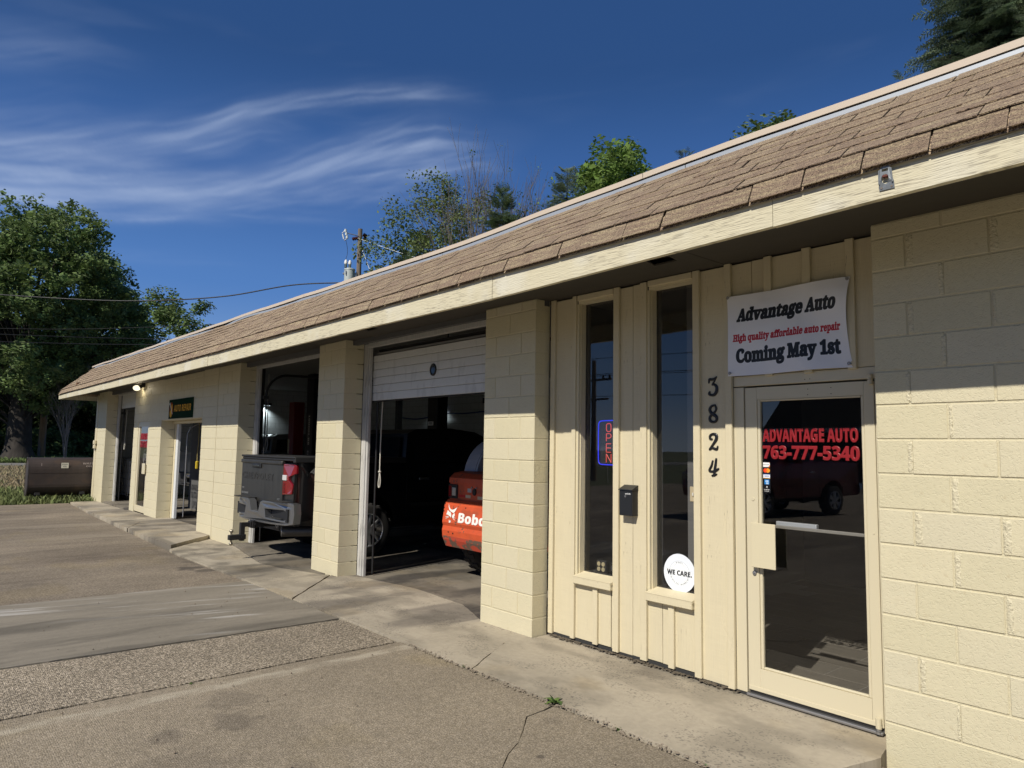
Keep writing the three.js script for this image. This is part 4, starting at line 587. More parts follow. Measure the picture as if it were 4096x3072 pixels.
{
  // neon-style open sign behind the left-hand tall window
  const T = thing('open_sign', 'blue and red lit open sign hanging inside the left tall window', 'sign', [-2.407, 1.77, -0.315]); const em = (r, g, b, k) => std({ color: lin(0.02, 0.02, 0.02), emissive: lin(r, g, b), emissiveIntensity: k, roughness: 0.4 }); const blue = em(0.012, 0.025, 1, 0.9), red = em(1, 0.10, 0.085, 0.62);
  part('backing', rbox(-0.118, 0.20, -0.19, 0.19, -0.03, -0.012, 0.01), M.black, T);
  const w = 0.122, h = 0.193, rr = 0.032, P = []; for (const [cx, cy, a] of [[0.235 - rr, h - rr, 0], [-w + rr, h - rr, 1], [-w + rr, -h + rr, 2], [0.235 - rr, -h + rr, 3]]) for (let i = 0; i <= 4; i++) { const t = (a + i / 4) * Math.PI / 2; P.push([cx + Math.cos(t) * rr, cy + Math.sin(t) * rr, 0]); } part('border_tube', tube(P, 0.0048, 120, 8, true), blue, T);
  const Lt = (name, ps, closed) => part(name, tube(ps.map(([x, y]) => [x, y, 0.002]), 0.0038, 60, 8, closed), red, T); const seg = (...ps) => merge(ps.map(([a, b]) => bar([...a, 0.002], [...b, 0.002], 0.0038)));
  const oo = []; for (let i = 0; i < 16; i++) { const a = i / 16 * Math.PI * 2; oo.push([Math.sign(Math.cos(a)) * Math.pow(Math.abs(Math.cos(a)), 0.6) * 0.027, 0.133 + Math.sign(Math.sin(a)) * Math.pow(Math.abs(Math.sin(a)), 0.6) * 0.035]); } Lt('letter_o', oo, true);
  part('letter_p', [bar([-0.027, 0.012, 0.002], [-0.027, 0.078, 0.002], 0.0038), tube([[-0.027, 0.078, 0.002], [0.012, 0.078, 0.002], [0.027, 0.066, 0.002], [0.027, 0.052, 0.002], [0.012, 0.041, 0.002], [-0.027, 0.041, 0.002]], 0.0038, 30, 8)], red, T);
  part('letter_e', seg([[-0.027, -0.085], [-0.027, -0.01]], [[-0.027, -0.01], [0.026, -0.01]], [[-0.027, -0.047], [0.024, -0.047]], [[-0.027, -0.085], [0.026, -0.085]]), red, T); part('letter_n', seg([[-0.027, -0.175], [-0.027, -0.100]], [[-0.027, -0.100], [0.029, -0.175]], [[0.029, -0.175], [0.029, -0.100]]), red, T);
  part('cord', bar([-0.02, -0.19, -0.005], [-0.01, -0.36, -0.005], 0.002), M.black, T);
}
{
  // outlets and clock-radio on the ledge inside the left window
  const T = thing('outlet_box', 'black box with four round sockets lying behind the left tall window', 'outlet', [-2.505, 0.625, -0.33]); part('box', rbox(-0.058, 0.058, 0.0, 0.105, -0.05, 0.0, 0.006), M.black, T); for (const [x, y] of [[-0.026, 0.075], [0.026, 0.075], [-0.026, 0.03], [0.026, 0.03]]) part('socket', bar([x, y, 0], [x, y, 0.004], 0.019, 0.019, 18), std({ color: lin(0.35, 0.30, 0.18), roughness: 0.5 }), T);
  const U = thing('speaker_box', 'small glossy black box standing on the ledge behind the left tall window', 'speaker', [-2.36, 0.62, -0.33]); part('body', rbox(-0.045, 0.045, 0.0, 0.115, -0.09, 0.0, 0.014, 3), std({ color: lin(0.012, 0.012, 0.012), roughness: 0.15 }), U); part('dial', bar([0, 0.06, 0], [0, 0.06, 0.003], 0.03, 0.03, 18), M.dark, U);
  const V = thing('paper_plate', 'white disc leaning behind the black box in the left tall window', 'plate', [-2.28, 0.62, -0.36]); const d = new THREE.CylinderGeometry(0.07, 0.06, 0.006, 24); d.rotateX(1.35); d.translate(0, 0.06, 0); part('disc', d, M.white, V);
  const L = part('ledge', box(-2.68, -2.22, 0.595, 0.618, -0.50, -0.346), M.dark, shop);
  const s = thing('light_switch', 'cream switch plate on a post behind the right tall window', 'switch', [-1.62, 1.36, -0.46]); part('plate', rbox(-0.035, 0.035, -0.06, 0.06, 0, 0.006, 0.003), std({ color: lin(0.5, 0.42, 0.28), roughness: 0.4 }), s); part('toggle', box(-0.005, 0.005, -0.012, 0.012, 0.006, 0.018), M.white, s);
  part('post', box(-1.68, -1.54, 0.03, 3.1, -0.55, -0.461), M.interior, shop);
}
{
  // green board over the low doorway
  const tex = canvasTex(1024, 256, (g, w, h) => { g.fillStyle = '#0c2a1b'; g.fillRect(0, 0, w, h); g.fillStyle = '#153526'; g.font = 'bold 40px sans-serif'; g.fillText('quality work', 420, 222); g.font = 'bold 120px sans-serif'; const m = g.measureText('AUTO REPAIR').width; g.save(); g.translate(228, 164); g.transform(722 / m, 0, -0.10, 1, 8, 0); g.fillStyle = '#d9a640'; g.lineWidth = 8; g.strokeStyle = '#5a2d12'; g.strokeText('AUTO REPAIR', 0, 0); g.fillText('AUTO REPAIR', 0, 0); g.restore();
    g.fillStyle = '#8c3a17'; g.beginPath(); g.ellipse(110, 130, 82, 98, 0, 0, 7); g.fill(); g.fillStyle = '#0c2a1b'; g.beginPath(); g.ellipse(112, 136, 50, 72, 0, 0, 7); g.fill(); g.fillStyle = '#d6a545'; g.beginPath(); g.ellipse(92, 190, 52, 50, 0, 0, 7); g.fill(); g.beginPath(); g.ellipse(122, 120, 38, 62, 0.1, 0, 7); g.fill(); g.strokeStyle = '#dfe0dc'; g.lineWidth = 14; g.beginPath(); g.moveTo(44, 60); g.lineTo(164, 196); g.stroke(); g.beginPath(); g.arc(36, 44, 20, -0.5, 3.4); g.stroke(); });
  const T = thing('shop_sign', 'dark green board with gold lettering over the low doorway', 'sign', [-14.18, 2.222, 0.0]); part('board', cham(-0.852, 0.852, 0.0, 0.418, 0.002, 0.018, 0.002), phy({ color: lin(0.012, 0.045, 0.026), roughness: 0.95, specularIntensity: 0.15 }), T); const g = new THREE.PlaneGeometry(1.69, 0.408); g.translate(0, 0.209, 0.0188); part('face', g, phy({ map: tex, roughness: 0.95, specularIntensity: 0.15 }), T);
}
{
  // lit flood lamp under the eave
  const T = thing('flood_lamp', 'lit bulb in a dark holder fixed under the eave beside the green sign', 'lamp', [-17.33, 3.10, 0.0]); part('holder', [bar([0.0, 0.04, 0.0], [0.0, -0.02, 0.05], 0.05, 0.05, 14), bar([0.0, -0.02, 0.05], [-0.03, -0.06, 0.13], 0.035, 0.055, 14)], M.dark, T); const b = new THREE.SphereGeometry(0.085, 20, 14); b.scale(1, 0.8, 1.0); b.translate(-0.04, -0.075, 0.17); part('bulb', b, std({ color: lin(0.9, 0.86, 0.7), emissive: lin(1, 0.9, 0.66), emissiveIntensity: 1.3, roughness: 0.4 }), T); const l = new THREE.PointLight(new THREE.Color(1, 0.88, 0.66), 0.3); l.position.set(-0.04, -0.075, 0.17); l.castShadow = true; T.add(l);
}
{
  // galvanised clip screwed to the fascia
  const T = thing('metal_bracket', 'grey stamped metal clip screwed to the fascia above the door wall', 'bracket', [0.463, 2.976, 0.9205]); const gv = std({ color: lin(0.21, 0.23, 0.25), metalness: 0.35, roughness: 0.5 }); const hole = []; for (let i = 0; i < 16; i++) { const a = i / 16 * Math.PI * 2; hole.push([Math.cos(a) * 0.017 - 0.002, 0.052 + Math.sin(a) * 0.022]); }
  const g = extr([[-0.034, 0.0], [0.036, 0.0], [0.036, 0.035], [0.030, 0.055], [0.026, 0.098], [0.016, 0.113], [-0.014, 0.113], [-0.027, 0.10], [-0.030, 0.05]], 0.004, 0.0012, [hole, [[-0.015, 0.089], [0.013, 0.089], [0.013, 0.101], [-0.015, 0.101]]], 1); const p = g.attributes.position; for (let i = 0; i < p.count; i++) p.setZ(i, p.getZ(i) + 0.012 * sm(0.02, 0.05, p.getY(i))); g.computeVertexNormals(); part('plate', g, gv, T); part('tongue', [rbox(-0.012, 0.012, 0.058, 0.07, 0.004, 0.022, 0.003)], std({ color: lin(0.12, 0.03, 0.02), roughness: 0.7 }), T); for (const x of [-0.022, 0.024]) part('screw', bar([x, 0.012, 0.003], [x, 0.012, 0.007], 0.006, 0.005, 10), std({ map: rustT, roughness: 0.8 }), T); part('rib', [bar([-0.030, 0.03, 0.012], [-0.027, 0.098, 0.018], 0.004), bar([0.031, 0.03, 0.012], [0.027, 0.098, 0.018], 0.004)], gv, T);
}

// ------------------------------------------------------------------ pickups
function bend(g, k, w) { const p = g.attributes.position; for (let i = 0; i < p.count; i++) { const x = p.getX(i) / w; p.setZ(i, p.getZ(i) - k * Math.pow(Math.abs(x), 3)); } g.computeVertexNormals(); return g; }
const dense = (pts, d = 0.05) => { const o = []; pts.forEach((a, i) => { const b = pts[(i + 1) % pts.length], n = Math.max(1, Math.ceil(Math.hypot(b[0] - a[0], b[1] - a[1]) / d)); for (let k = 0; k < n; k++) o.push([mix(a[0], b[0], k / n), mix(a[1], b[1], k / n)]); }); return o; };
const tyreM = M.rubber, alloyM = std({ color: lin(0.62, 0.63, 0.65), metalness: 0.9, roughness: 0.28 }), winM = phy({ color: lin(0.012, 0.013, 0.015), roughness: 0.05, specularIntensity: 0.8 });
function wheel(parent, x, y, z, r, out, w = 0.27) {
  const G = new THREE.Group(); G.name = 'wheel'; G.position.set(x, y, z); parent.add(G); const prof = [[r * 0.60, -w / 2], [r * 0.86, -w / 2], [r * 0.97, -w * 0.40], [r, -w * 0.25], [r, w * 0.25], [r * 0.97, w * 0.40], [r * 0.86, w / 2], [r * 0.60, w / 2]]; const t = new THREE.LatheGeometry(prof.map((q) => new THREE.Vector2(q[0], q[1])), 40); t.rotateZ(Math.PI / 2); part('tyre', t, tyreM, G);
  const tread = []; for (let i = 0; i < 36; i++) { const q = new THREE.BoxGeometry(w * 0.42, 0.014, 0.05); q.translate((i % 2 ? 1 : -1) * w * 0.22, r + 0.003, 0); q.rotateX(i / 36 * Math.PI * 2); tread.push(q); } part('tread', tread, tyreM, G);
  const rim = []; const barrel = new THREE.CylinderGeometry(r * 0.62, r * 0.62, w * 0.8, 36, 1, true); barrel.rotateZ(Math.PI / 2); rim.push(barrel); const lip = new THREE.TorusGeometry(r * 0.62, 0.014, 8, 40); lip.rotateY(Math.PI / 2); lip.translate(out * w * 0.46, 0, 0); rim.push(lip); for (let i = 0; i < 6; i++) for (const s of [-1, 1]) { const q = rbox(-0.018, 0.018, r * 0.08, r * 0.61, -0.022, 0.022, 0.008); q.rotateX(s * 0.16); q.translate(out * w * 0.40, 0, 0); q.rotateX(i / 6 * Math.PI * 2); rim.push(q); } rim.push(bar([out * w * 0.3, 0, 0], [out * w * 0.46, 0, 0], r * 0.19, r * 0.14, 20)); part('rim', rim, alloyM, G); part('brake_disc', bar([out * w * 0.1, 0, 0], [out * w * 0.18, 0, 0], r * 0.46, r * 0.46, 28), M.dark, G);
  return G;
}
function pickup(name, label, pos, turn, { paint, dusty = paint, crew = true, cover = false, glassy = winM, chrome = M.chrome, detail = true }) {
  const T = thing(name, label, 'pickup truck', pos); T.rotation.y = turn; const W = 2.04, cab = crew ? 2.35 : 1.5, u1 = 1.9, u2 = u1 + cab, uf = u2 + 1.5, ax1 = 1.22, ax2 = uf - 0.75, R = 0.47; const end = uf + 0.3;
  const arch = (c) => { const o = []; for (let i = 0; i <= 14; i++) { const a = Math.PI - i / 14 * Math.PI; o.push([c + Math.cos(a) * (R + 0.04), Math.max(0.50, 0.44 + Math.sin(a) * (R + 0.05))]); } return o; };
  const prof = [[0.04, 0.52], ...arch(ax1), ...arch(ax2), [end - 0.05, 0.5], [end, 0.72], [end - 0.03, 1.08], [end - 0.25, 1.24], [u2 + 0.1, 1.40], [u1 + 0.02, 1.43], [0.03, 1.445], [0.0, 1.40], [0.0, 0.62]];
  const b = extr(prof, W, 0.045, [], 3); b.rotateY(Math.PI / 2); b.translate(-W / 2, 0, 0); const bp = b.attributes.position; for (let i = 0; i < bp.count; i++) { const y = bp.getY(i); bp.setX(i, bp.getX(i) * (1 - 0.05 * sm(0.95, 0.5, y) - 0.03 * sm(1.2, 1.45, y))); } b.computeVertexNormals(); part('body', b, paint, T);
  const cp = [[u1 + 0.04, 1.40], [u1 + 0.16, 1.92], [u1 + 0.35, 2.0], [u1 + cab * 0.45, 2.03], [u1 + cab - 0.75, 1.98], [u2 - 0.45, 1.86], [u2 + 0.12, 1.38]]; const c = extr(cp, 1.86, 0.05, [], 3); c.rotateY(Math.PI / 2); c.translate(-0.93, 0, 0); const q = c.attributes.position; const tp = (y) => 1 - 0.17 * clamp((y - 1.4) / 0.6); for (let i = 0; i < q.count; i++) q.setX(i, q.getX(i) * tp(q.getY(i))); c.computeVertexNormals(); part('cab', c, paint, T);
  const side = (a, b2) => { for (const s of [-1, 1]) { const g = extr([[a + 0.03, 1.47], [a + 0.10, 1.84], [b2 - 0.08, 1.86], [b2, 1.47]], 0.01, 0); g.rotateY(Math.PI / 2); g.translate(s > 0 ? 0.932 : -0.942, 0, 0); const p = g.attributes.position; for (let i = 0; i < p.count; i++) p.setX(i, p.getX(i) * tp(p.getY(i))); g.computeVertexNormals(); part('side_window', g, glassy, T); } }; if (crew) { side(u1 + 0.16, u1 + 1.05); side(u1 + 1.16, u2 - 0.34); } else side(u1 + 0.22, u2 - 0.34);
  const rw = extr([[-0.70, 1.50], [0.70, 1.50], [0.62, 1.85], [-0.62, 1.85]], 0.012, 0); rw.rotateX(-0.22); rw.translate(0, 0.06, -u1 - 0.04 + 0.33); part('rear_window', rw, glassy, T);
  const gaps = []; for (const u of [u1 - 0.005, ...(crew ? [u1 + 1.10] : []), u2 - 0.12]) for (const s of [-1, 1]) gaps.push(box(s * 1.016 - 0.006, s * 1.016 + 0.006, 0.56, 1.36, -u - 0.005, -u + 0.005)); part('door_gap', gaps, M.black, T); part('side_moulding', [box(1.012, 1.03, 0.74, 0.79, -u2, -u1 - 0.05), box(-1.03, -1.012, 0.74, 0.79, -u2, -u1 - 0.05)], dusty, T);
  for (const u of crew ? [u1 + 0.22, u1 + 1.28] : [u1 + 0.2]) for (const s of [-1, 1]) part('door_handle', rbox(s * 1.03 - 0.018, s * 1.03 + 0.018, 1.16, 1.20, -u - 0.2, -u, 0.012), chrome, T);
  for (const s of [-1, 1]) { part('mirror', [rbox(s * 1.12 - 0.12, s * 1.12 + 0.12, 1.42, 1.68, -u2 + 0.42, -u2 + 0.52, 0.04), bar([s * 0.93, 1.46, -u2 + 0.45], [s * 1.05, 1.50, -u2 + 0.47], 0.03)], paint, T); part('headlight', rbox(s * 0.78 - 0.2, s * 0.78 + 0.2, 0.92, 1.12, -end - 0.012, -end + 0.2, 0.03), std({ color: lin(0.5, 0.5, 0.5), metalness: 0.5, roughness: 0.1 }), T); wheel(T, s * 0.885, 0.40, -ax1, 0.405, s); wheel(T, s * 0.885, 0.40, -ax2, 0.405, s); }
  part('grille', rbox(-0.6, 0.6, 0.78, 1.12, -end - 0.015, -end + 0.06, 0.03), M.black, T); part('front_bumper', bend(rbox(-1.0, 1.0, 0.48, 0.74, -end - 0.08, -end + 0.1, 0.05), -0.15, 1), chrome, T); part('underbody', [box(-0.55, 0.55, 0.36, 0.56, -end + 0.4, -0.2), bar([-0.8, 0.40, -ax1], [0.8, 0.40, -ax1], 0.06), bar([0, 0.40, -ax1 - 0.14], [0, 0.40, -ax1 + 0.14], 0.15, 0.15, 14)], M.black, T);
  // rear end
  part('tailgate', rbox(-0.985, 0.600, 0.74, 1.452, -0.05, 0.035, 0.028, 3), dusty, T); part('tailgate_rib', [rbox(-0.985, 0.600, 0.735, 0.775, 0.01, 0.052, 0.014), rbox(-0.99, 0.605, 1.395, 1.462, -0.03, 0.055, 0.024)], dusty, T);
  for (const s of [1]) {
    const lampR = phy({ color: lin(0.20, 0.003, 0.010), roughness: 0.12, clearcoat: 1, clearcoatRoughness: 0.03 }); const L = grp('tail_lamp', T);
    const sh = [[0.0, 0.0], [0.30, 0.02], [0.325, 0.10], [0.325, 0.15], [0.20, 0.215], [0.20, 0.265], [0.40, 0.32], [0.405, 0.43], [0.38, 0.445], [0.01, 0.45]]; const g = extr(dense(sh, 0.03), 0.05, 0.012, [], 2); g.translate(0.612, 0.965, -0.012); const p = g.attributes.position; for (let i = 0; i < p.count; i++) { const x = p.getX(i), ov = x - 0.86; if (ov > 0) { p.setX(i, 0.86 + 0.165 * (1 - Math.exp(-ov / 0.165))+ 0.006); p.setZ(i, p.getZ(i) - ov * ov * 2.0); } } g.computeVertexNormals(); part('lens', g, lampR, L);
    part('reverse_lens', rbox(0.622, 0.752, 1.175, 1.255, 0.0, 0.043, 0.008), phy({ color: lin(0.62, 0.62, 0.62), roughness: 0.12, clearcoat: 1 }), L); const ribs = []; for (let i = 0; i < 7; i++) ribs.push(box(0.64, 0.70, 1.0 + i * 0.022, 1.008 + i * 0.022, 0.0385, 0.0402)); part('lens_rib', ribs, std({ color: lin(0.14, 0.004, 0.008), roughness: 0.2 }), L);
  }
  const B = grp('rear_bumper', T); { const o = dense([[-1.02, 0.56], [-0.9, 0.535], [0.9, 0.535], [1.02, 0.56], [1.035, 0.70], [1.02, 0.845], [0.95, 0.86], [0.28, 0.86], [0.20, 0.83], [0.14, 0.69], [-0.14, 0.69], [-0.20, 0.83], [-0.28, 0.86], [-0.95, 0.86], [-1.02, 0.845], [-1.035, 0.70]], 0.06); const hole = (s) => dense([[s * 0.40, 0.62], [s * 0.36, 0.75], [s * 0.84, 0.755], [s * 0.93, 0.72], [s * 0.93, 0.66], [s * 0.86, 0.60]], 0.06); const g = extr(o, 0.15, 0.022, [hole(1), hole(-1)], 3); g.translate(0, 0, 0.06); part('shell', bend(g, 0.16, 1.02), chrome, B); part('step_pocket', [box(-0.95, -0.34, 0.58, 0.77, -0.02, 0.085), box(0.34, 0.95, 0.58, 0.77, -0.02, 0.085)], M.black, B); part('step_pad', [rbox(-0.92, -0.3, 0.861, 0.872, -0.04, 0.17, 0.005), rbox(0.3, 0.92, 0.861, 0.872, -0.04, 0.17, 0.005)], M.rubber, B); part('licence_recess', box(-0.2, 0.2, 0.60, 0.84, -0.02, 0.05), M.black, B); const tg = []; for (let i = 0; i < 9; i++) tg.push(box(0.46 + i * 0.04, 0.485 + i * 0.04, 0.615, 0.63, 0.085, 0.12)); part('tread', tg, M.dark, B); }
  return T;
}
{
  const blackP = phy({ color: lin(0.007, 0.007, 0.008), roughness: 0.32, clearcoat: 0.7, clearcoatRoughness: 0.08 });
  const dustT = colorTex(512, 512, (u, v, o) => { const n = pfbm(u, v, 5, 4, 4), s = pn(u * 60, v * 5, 60, 5), k = clamp(0.55 + n * 0.5 + (s - 0.5) * 0.5); o[0] = 0.030 * k; o[1] = 0.0285 * k; o[2] = 0.025 * k; }); const dust = phy({ map: dustT, roughness: 0.55, clearcoat: 0.25, clearcoatRoughness: 0.35 });
  const dirtyChrome = std({ color: lin(0.34, 0.345, 0.35), metalness: 0.9, roughness: 0.33 });
  const T = pickup('black_pickup_truck', 'dusty black pickup with chrome bumper standing tail out of the open bay', [-9.075, 0, 0.09], 0.02, { paint: blackP, dusty: dust, chrome: dirtyChrome });
  // folding bed cover
  part('bed_cover', [rbox(-0.98, 0.98, 1.462, 1.498, -1.9, 0.03, 0.014), rbox(-1.0, 1.0, 1.498, 1.53, -1.88, 0.045, 0.014), rbox(0.94, 1.01, 1.44, 1.525, -1.88, 0.03, 0.012)], std({ color: lin(0.018, 0.018, 0.019), roughness: 0.6 }), T);
  part('tailgate_handle', [rbox(-0.50, -0.16, 1.335, 1.405, 0.034, 0.058, 0.012)], M.black, T); part('handle_latch', rbox(-0.44, -0.22, 1.35, 1.382, 0.058, 0.066, 0.006), blackP, T);
  const em = textGeo('CHEVROLET', sans, 0.1, 0.004, { w: 1.22, h: 0.105, curve: 3, bevel: 0.001 }); em.translate(-0.92, 1.15, 0.0352); part('embossed_lettering', em, std({ color: lin(0.025, 0.024, 0.022), roughness: 0.5 }), T);
  const badge = std({ color: lin(0.5, 0.5, 0.5), metalness: 0.8, roughness: 0.3 }); const b1 = textGeo('SILVERADO', sans, 0.02, 0.004, { w: 0.27, h: 0.030 }); b1.translate(-0.93, 0.905, 0.0352); const b2 = textGeo('1500', sans, 0.02, 0.004, { w: 0.09, h: 0.026 }); b2.translate(-0.925, 0.985, 0.0352); const b3 = textGeo('LT', sans, 0.02, 0.004, { w: 0.075, h: 0.038 }); b3.translate(0.47, 0.862, 0.0352); part('badge', b1, badge, T); part('badge', b2, std({ color: lin(0.16, 0.16, 0.16), roughness: 0.5 }), T); part('badge', b3, badge, T);
  const d4 = textGeo('4X4', sans, 0.1, 0.002, { w: 0.26, h: 0.085, shear: 0.3 }); d4.rotateY(Math.PI / 2); d4.translate(1.0, 1.28, -0.22); part('decal', d4, std({ color: lin(0.25, 0.25, 0.25), roughness: 0.4 }), T);
  part('exhaust', [(() => { const g = new THREE.CylinderGeometry(0.075, 0.075, 0.5, 28, 1, true); g.rotateX(Math.PI / 2); g.rotateY(-0.55); g.translate(0.72, 0.42, -0.22); return g; })()], std({ color: lin(0.10, 0.095, 0.09), metalness: 0.6, roughness: 0.5, side: THREE.DoubleSide }), T); const tr = new THREE.TorusGeometry(0.076, 0.006, 8, 28); tr.rotateY(-0.55); tr.translate(0.59, 0.42, -0.008); part('exhaust_tip', tr, M.steel, T);
  part('hitch_tag', [rbox(0.34, 0.50, 0.42, 0.55, -0.02, 0.0, 0.012)], M.black, T); const bt = extr([[-0.045, -0.012], [-0.018, -0.012], [-0.024, -0.032], [0.012, -0.032], [0.018, -0.012], [0.05, -0.012], [0.042, 0.014], [0.014, 0.014], [0.020, 0.034], [-0.014, 0.034], [-0.020, 0.014], [-0.054, 0.014]], 0.003, 0, [[[-0.034, -0.004], [-0.038, 0.006], [-0.012, 0.006], [-0.007, 0.026], [0.010, 0.026], [0.004, 0.006], [0.034, 0.006], [0.038, -0.004], [0.010, -0.004], [0.004, -0.024], [-0.014, -0.024], [-0.010, -0.004]]]); bt.translate(0.42, 0.485, 0.001); part('hitch_emblem', bt, std({ color: lin(0.4, 0.4, 0.4), roughness: 0.4 }), T);
  const H = grp('tow_hitch', T); part('receiver', [rbox(-0.05, 0.05, 0.44, 0.54, -0.2, 0.26, 0.008), rbox(-0.062, 0.062, 0.43, 0.55, 0.18, 0.23, 0.008), bar([-0.09, 0.49, 0.19], [0.09, 0.49, 0.19], 0.012)], M.black, H); part('shank', [rbox(-0.032, 0.032, 0.455, 0.52, 0.2, 0.38, 0.006), rbox(-0.034, 0.034, 0.25, 0.52, 0.33, 0.395, 0.006)], M.black, H); part('mount', [rbox(-0.04, 0.04, 0.27, 0.345, 0.31, 0.56, 0.008), bar([0.041, 0.31, 0.36], [0.055, 0.31, 0.36], 0.022, 0.022, 14)], M.black, H); const ball = (y, s) => [new THREE.SphereGeometry(0.028, 18, 14).translate(0, y, 0.52), bar([0, 0.31, 0.52], [0, y - s * 0.01, 0.52], 0.016, 0.014, 12)]; part('ball', [...ball(0.40, 1)], std({ color: lin(0.42, 0.38, 0.3), metalness: 0.9, roughness: 0.3 }), H); part('ball', [...ball(0.215, -1)], std({ color: lin(0.42, 0.38, 0.3), metalness: 0.9, roughness: 0.3 }), H);
  // grey pickup deeper in the shop, and the red one out on the lot that the door glass mirrors
  const grey = phy({ color: lin(0.16, 0.165, 0.16), roughness: 0.35, clearcoat: 0.6 }); pickup('grey_pickup_truck', 'silver grey pickup with a red tail lamp parked inside behind the low doorway', [-19.35, 0, -1.75], 0.0, { paint: grey, crew: true });
  const redP = phy({ color: lin(0.16, 0.012, 0.022), roughness: 0.3, clearcoat: 0.8, clearcoatRoughness: 0.05 }); const rt = pickup('red_pickup_truck', 'dark red pickup parked out on the lot, mirrored in the entrance door glass', [-8.33, -0.01, 16.48], 0.168, { paint: redP, crew: false });
}

// ------------------------------------------------------------------ skid steer
{
  const T = thing('skid_steer_loader', 'worn orange compact loader with white lift arms just inside the half-raised bay door', 'loader', [-5.27, 0, -1.13]);
  const ot = colorTex(1024, 1024, (u, v, o) => { const n = pfbm(u, v, 6, 6, 4), f = pfbm(u, v, 30, 30, 4); const chip = sm(0.66, 0.72, f) * sm(0.42, 0.62, pfbm(u, v, 4, 4, 3)), grime = sm(0.5, 0.75, pfbm(u + 0.3, v, 5, 7, 4)) * 0.4; const k = 0.85 + 0.3 * n; o[0] = mix(mix(0.56 * k, 0.16, grime), 0.11, chip); o[1] = mix(mix(0.085 * k, 0.06, grime), 0.075, chip); o[2] = mix(mix(0.028 * k, 0.03, grime), 0.05, chip); });
  const or = std({ map: ot, roughness: 0.5, bumpMap: grayTex(256, 256, (u, v) => pfbm(u, v, 14, 14, 4)), bumpScale: 0.002 });
  const wearT = colorTex(512, 512, (u, v, o) => { const f = pfbm(u, v, 16, 24, 4); const c = sm(0.45, 0.6, f + (0.5 - v) * 0.25); o[0] = mix(0.46, 0.13, c); o[1] = mix(0.062, 0.085, c); o[2] = mix(0.03, 0.06, c); }); const wear = std({ map: wearT, roughness: 0.7 });
  // side-on profile of the rear door: flared skirt under an upright panel
  const ex = (pts, w, bev, x0) => { const g = extr(pts, w, bev, [], 3); g.rotateY(-Math.PI / 2); g.translate(x0 + w, 0, 0); return g; };   // (forward of rear face z, y)
  const sw = (pts) => pts.map(([z, y]) => [z, y]);
  part('tailgate', metUV(ex(sw([[-0.5, 1.0], [-0.03, 1.015], [0.02, 0.95], [0.055, 0.72], [0.04, 0.675], [0.055, 0.62], [0.045, 0.52], [-0.02, 0.445], [-0.5, 0.46]]), 1.52, 0.018, -0.76)), or, T);
  part('tailgate_lip', metUV(ex([[-0.4, 0.40], [-0.01, 0.405], [0.036, 0.50], [0.047, 0.545], [-0.4, 0.55]], 1.50, 0.02, -0.75).translate(0, 0, 0.006)), wear, T);
  part('upper_panel', metUV(ex([[-0.6, 1.0], [-0.055, 1.0], [-0.06, 1.26], [-0.6, 1.28]], 1.50, 0.012, -0.75)), or, T);
  part('hood', metUV(ex([[-0.9, 1.24], [-0.04, 1.235], [-0.045, 1.30], [-0.12, 1.365], [-0.25, 1.385], [-0.9, 1.40]], 1.53, 0.03, -0.765)), or, T);
  part('body', ex([[-2.2, 0.28], [-0.45, 0.30], [-0.45, 1.25], [-0.9, 1.38], [-1.0, 1.9], [-2.0, 1.95], [-2.2, 1.2]], 1.2, 0.03, -0.6), M.dark, T);
  const lamp = grp('tail_lamp', T); part('housing', rbox(-0.752, -0.555, 1.03, 1.215, -0.075, -0.040, 0.008), M.black, lamp); part('red_lens', rbox(-0.738, -0.675, 1.05, 1.195, -0.05, -0.034, 0.005), phy({ color: lin(0.20, 0.006, 0.01), roughness: 0.15, clearcoat: 1 }), lamp); part('clear_lens', rbox(-0.660, -0.585, 1.065, 1.175, -0.05, -0.033, 0.006), phy({ color: lin(0.55, 0.52, 0.45), roughness: 0.2, clearcoat: 1 }), lamp);
  part('reflector', box(-0.535, -0.385, 1.055, 1.088, -0.0555, -0.0535), std({ color: lin(0.5, 0.012, 0.014), roughness: 0.35 }), T); part('reflector', box(-0.384, -0.275, 1.052, 1.090, -0.0555, -0.0535), std({ color: lin(0.50, 0.42, 0.30), roughness: 0.4 }), T); part('reflector', box(-0.13, 0.10, 1.045, 1.085, -0.0555, -0.0535), std({ color: lin(0.50, 0.42, 0.30), roughness: 0.4 }), T); part('plate', box(-0.345, -0.265, 1.125, 1.175, -0.0575, -0.0545), std({ color: lin(0.45, 0.45, 0.47), metalness: 0.5, roughness: 0.4 }), T);
  const lk = new THREE.CylinderGeometry(0.04, 0.045, 0.02, 24); lk.rotateX(Math.PI / 2); lk.scale(0.85, 1.05, 1); lk.translate(-0.195, 1.135, -0.052); part('lock', lk, M.black, T); part('bolt', [bar([-0.25, 1.19, -0.06], [-0.25, 1.19, -0.045], 0.009), bar([-0.155, 1.187, -0.06], [-0.155, 1.187, -0.045], 0.009)], M.steel, T);
  part('bolt_hole', [[-0.735, 0.955], [-0.735, 0.905], [-0.73, 0.86], [-0.27, 0.93], [-0.60, 0.60], [-0.50, 0.59]].map(([x, y]) => { const z = y > 0.72 ? mix(0.055, 0.02, (y - 0.72) / 0.23) : 0.054; return bar([x, y, z - 0.004], [x, y, z + 0.003], 0.010, 0.010, 10); }), M.black, T);
  // white lettering and head emblem
  const wv = std({ color: lin(0.78, 0.77, 0.74), roughness: 0.5 }); const tilt = (g, x, y) => { g.rotateX(-0.152 * 0.98); g.translate(x, y, mix(0.055, 0.02, (y - 0.72) / 0.23) + 0.0035); return g; };
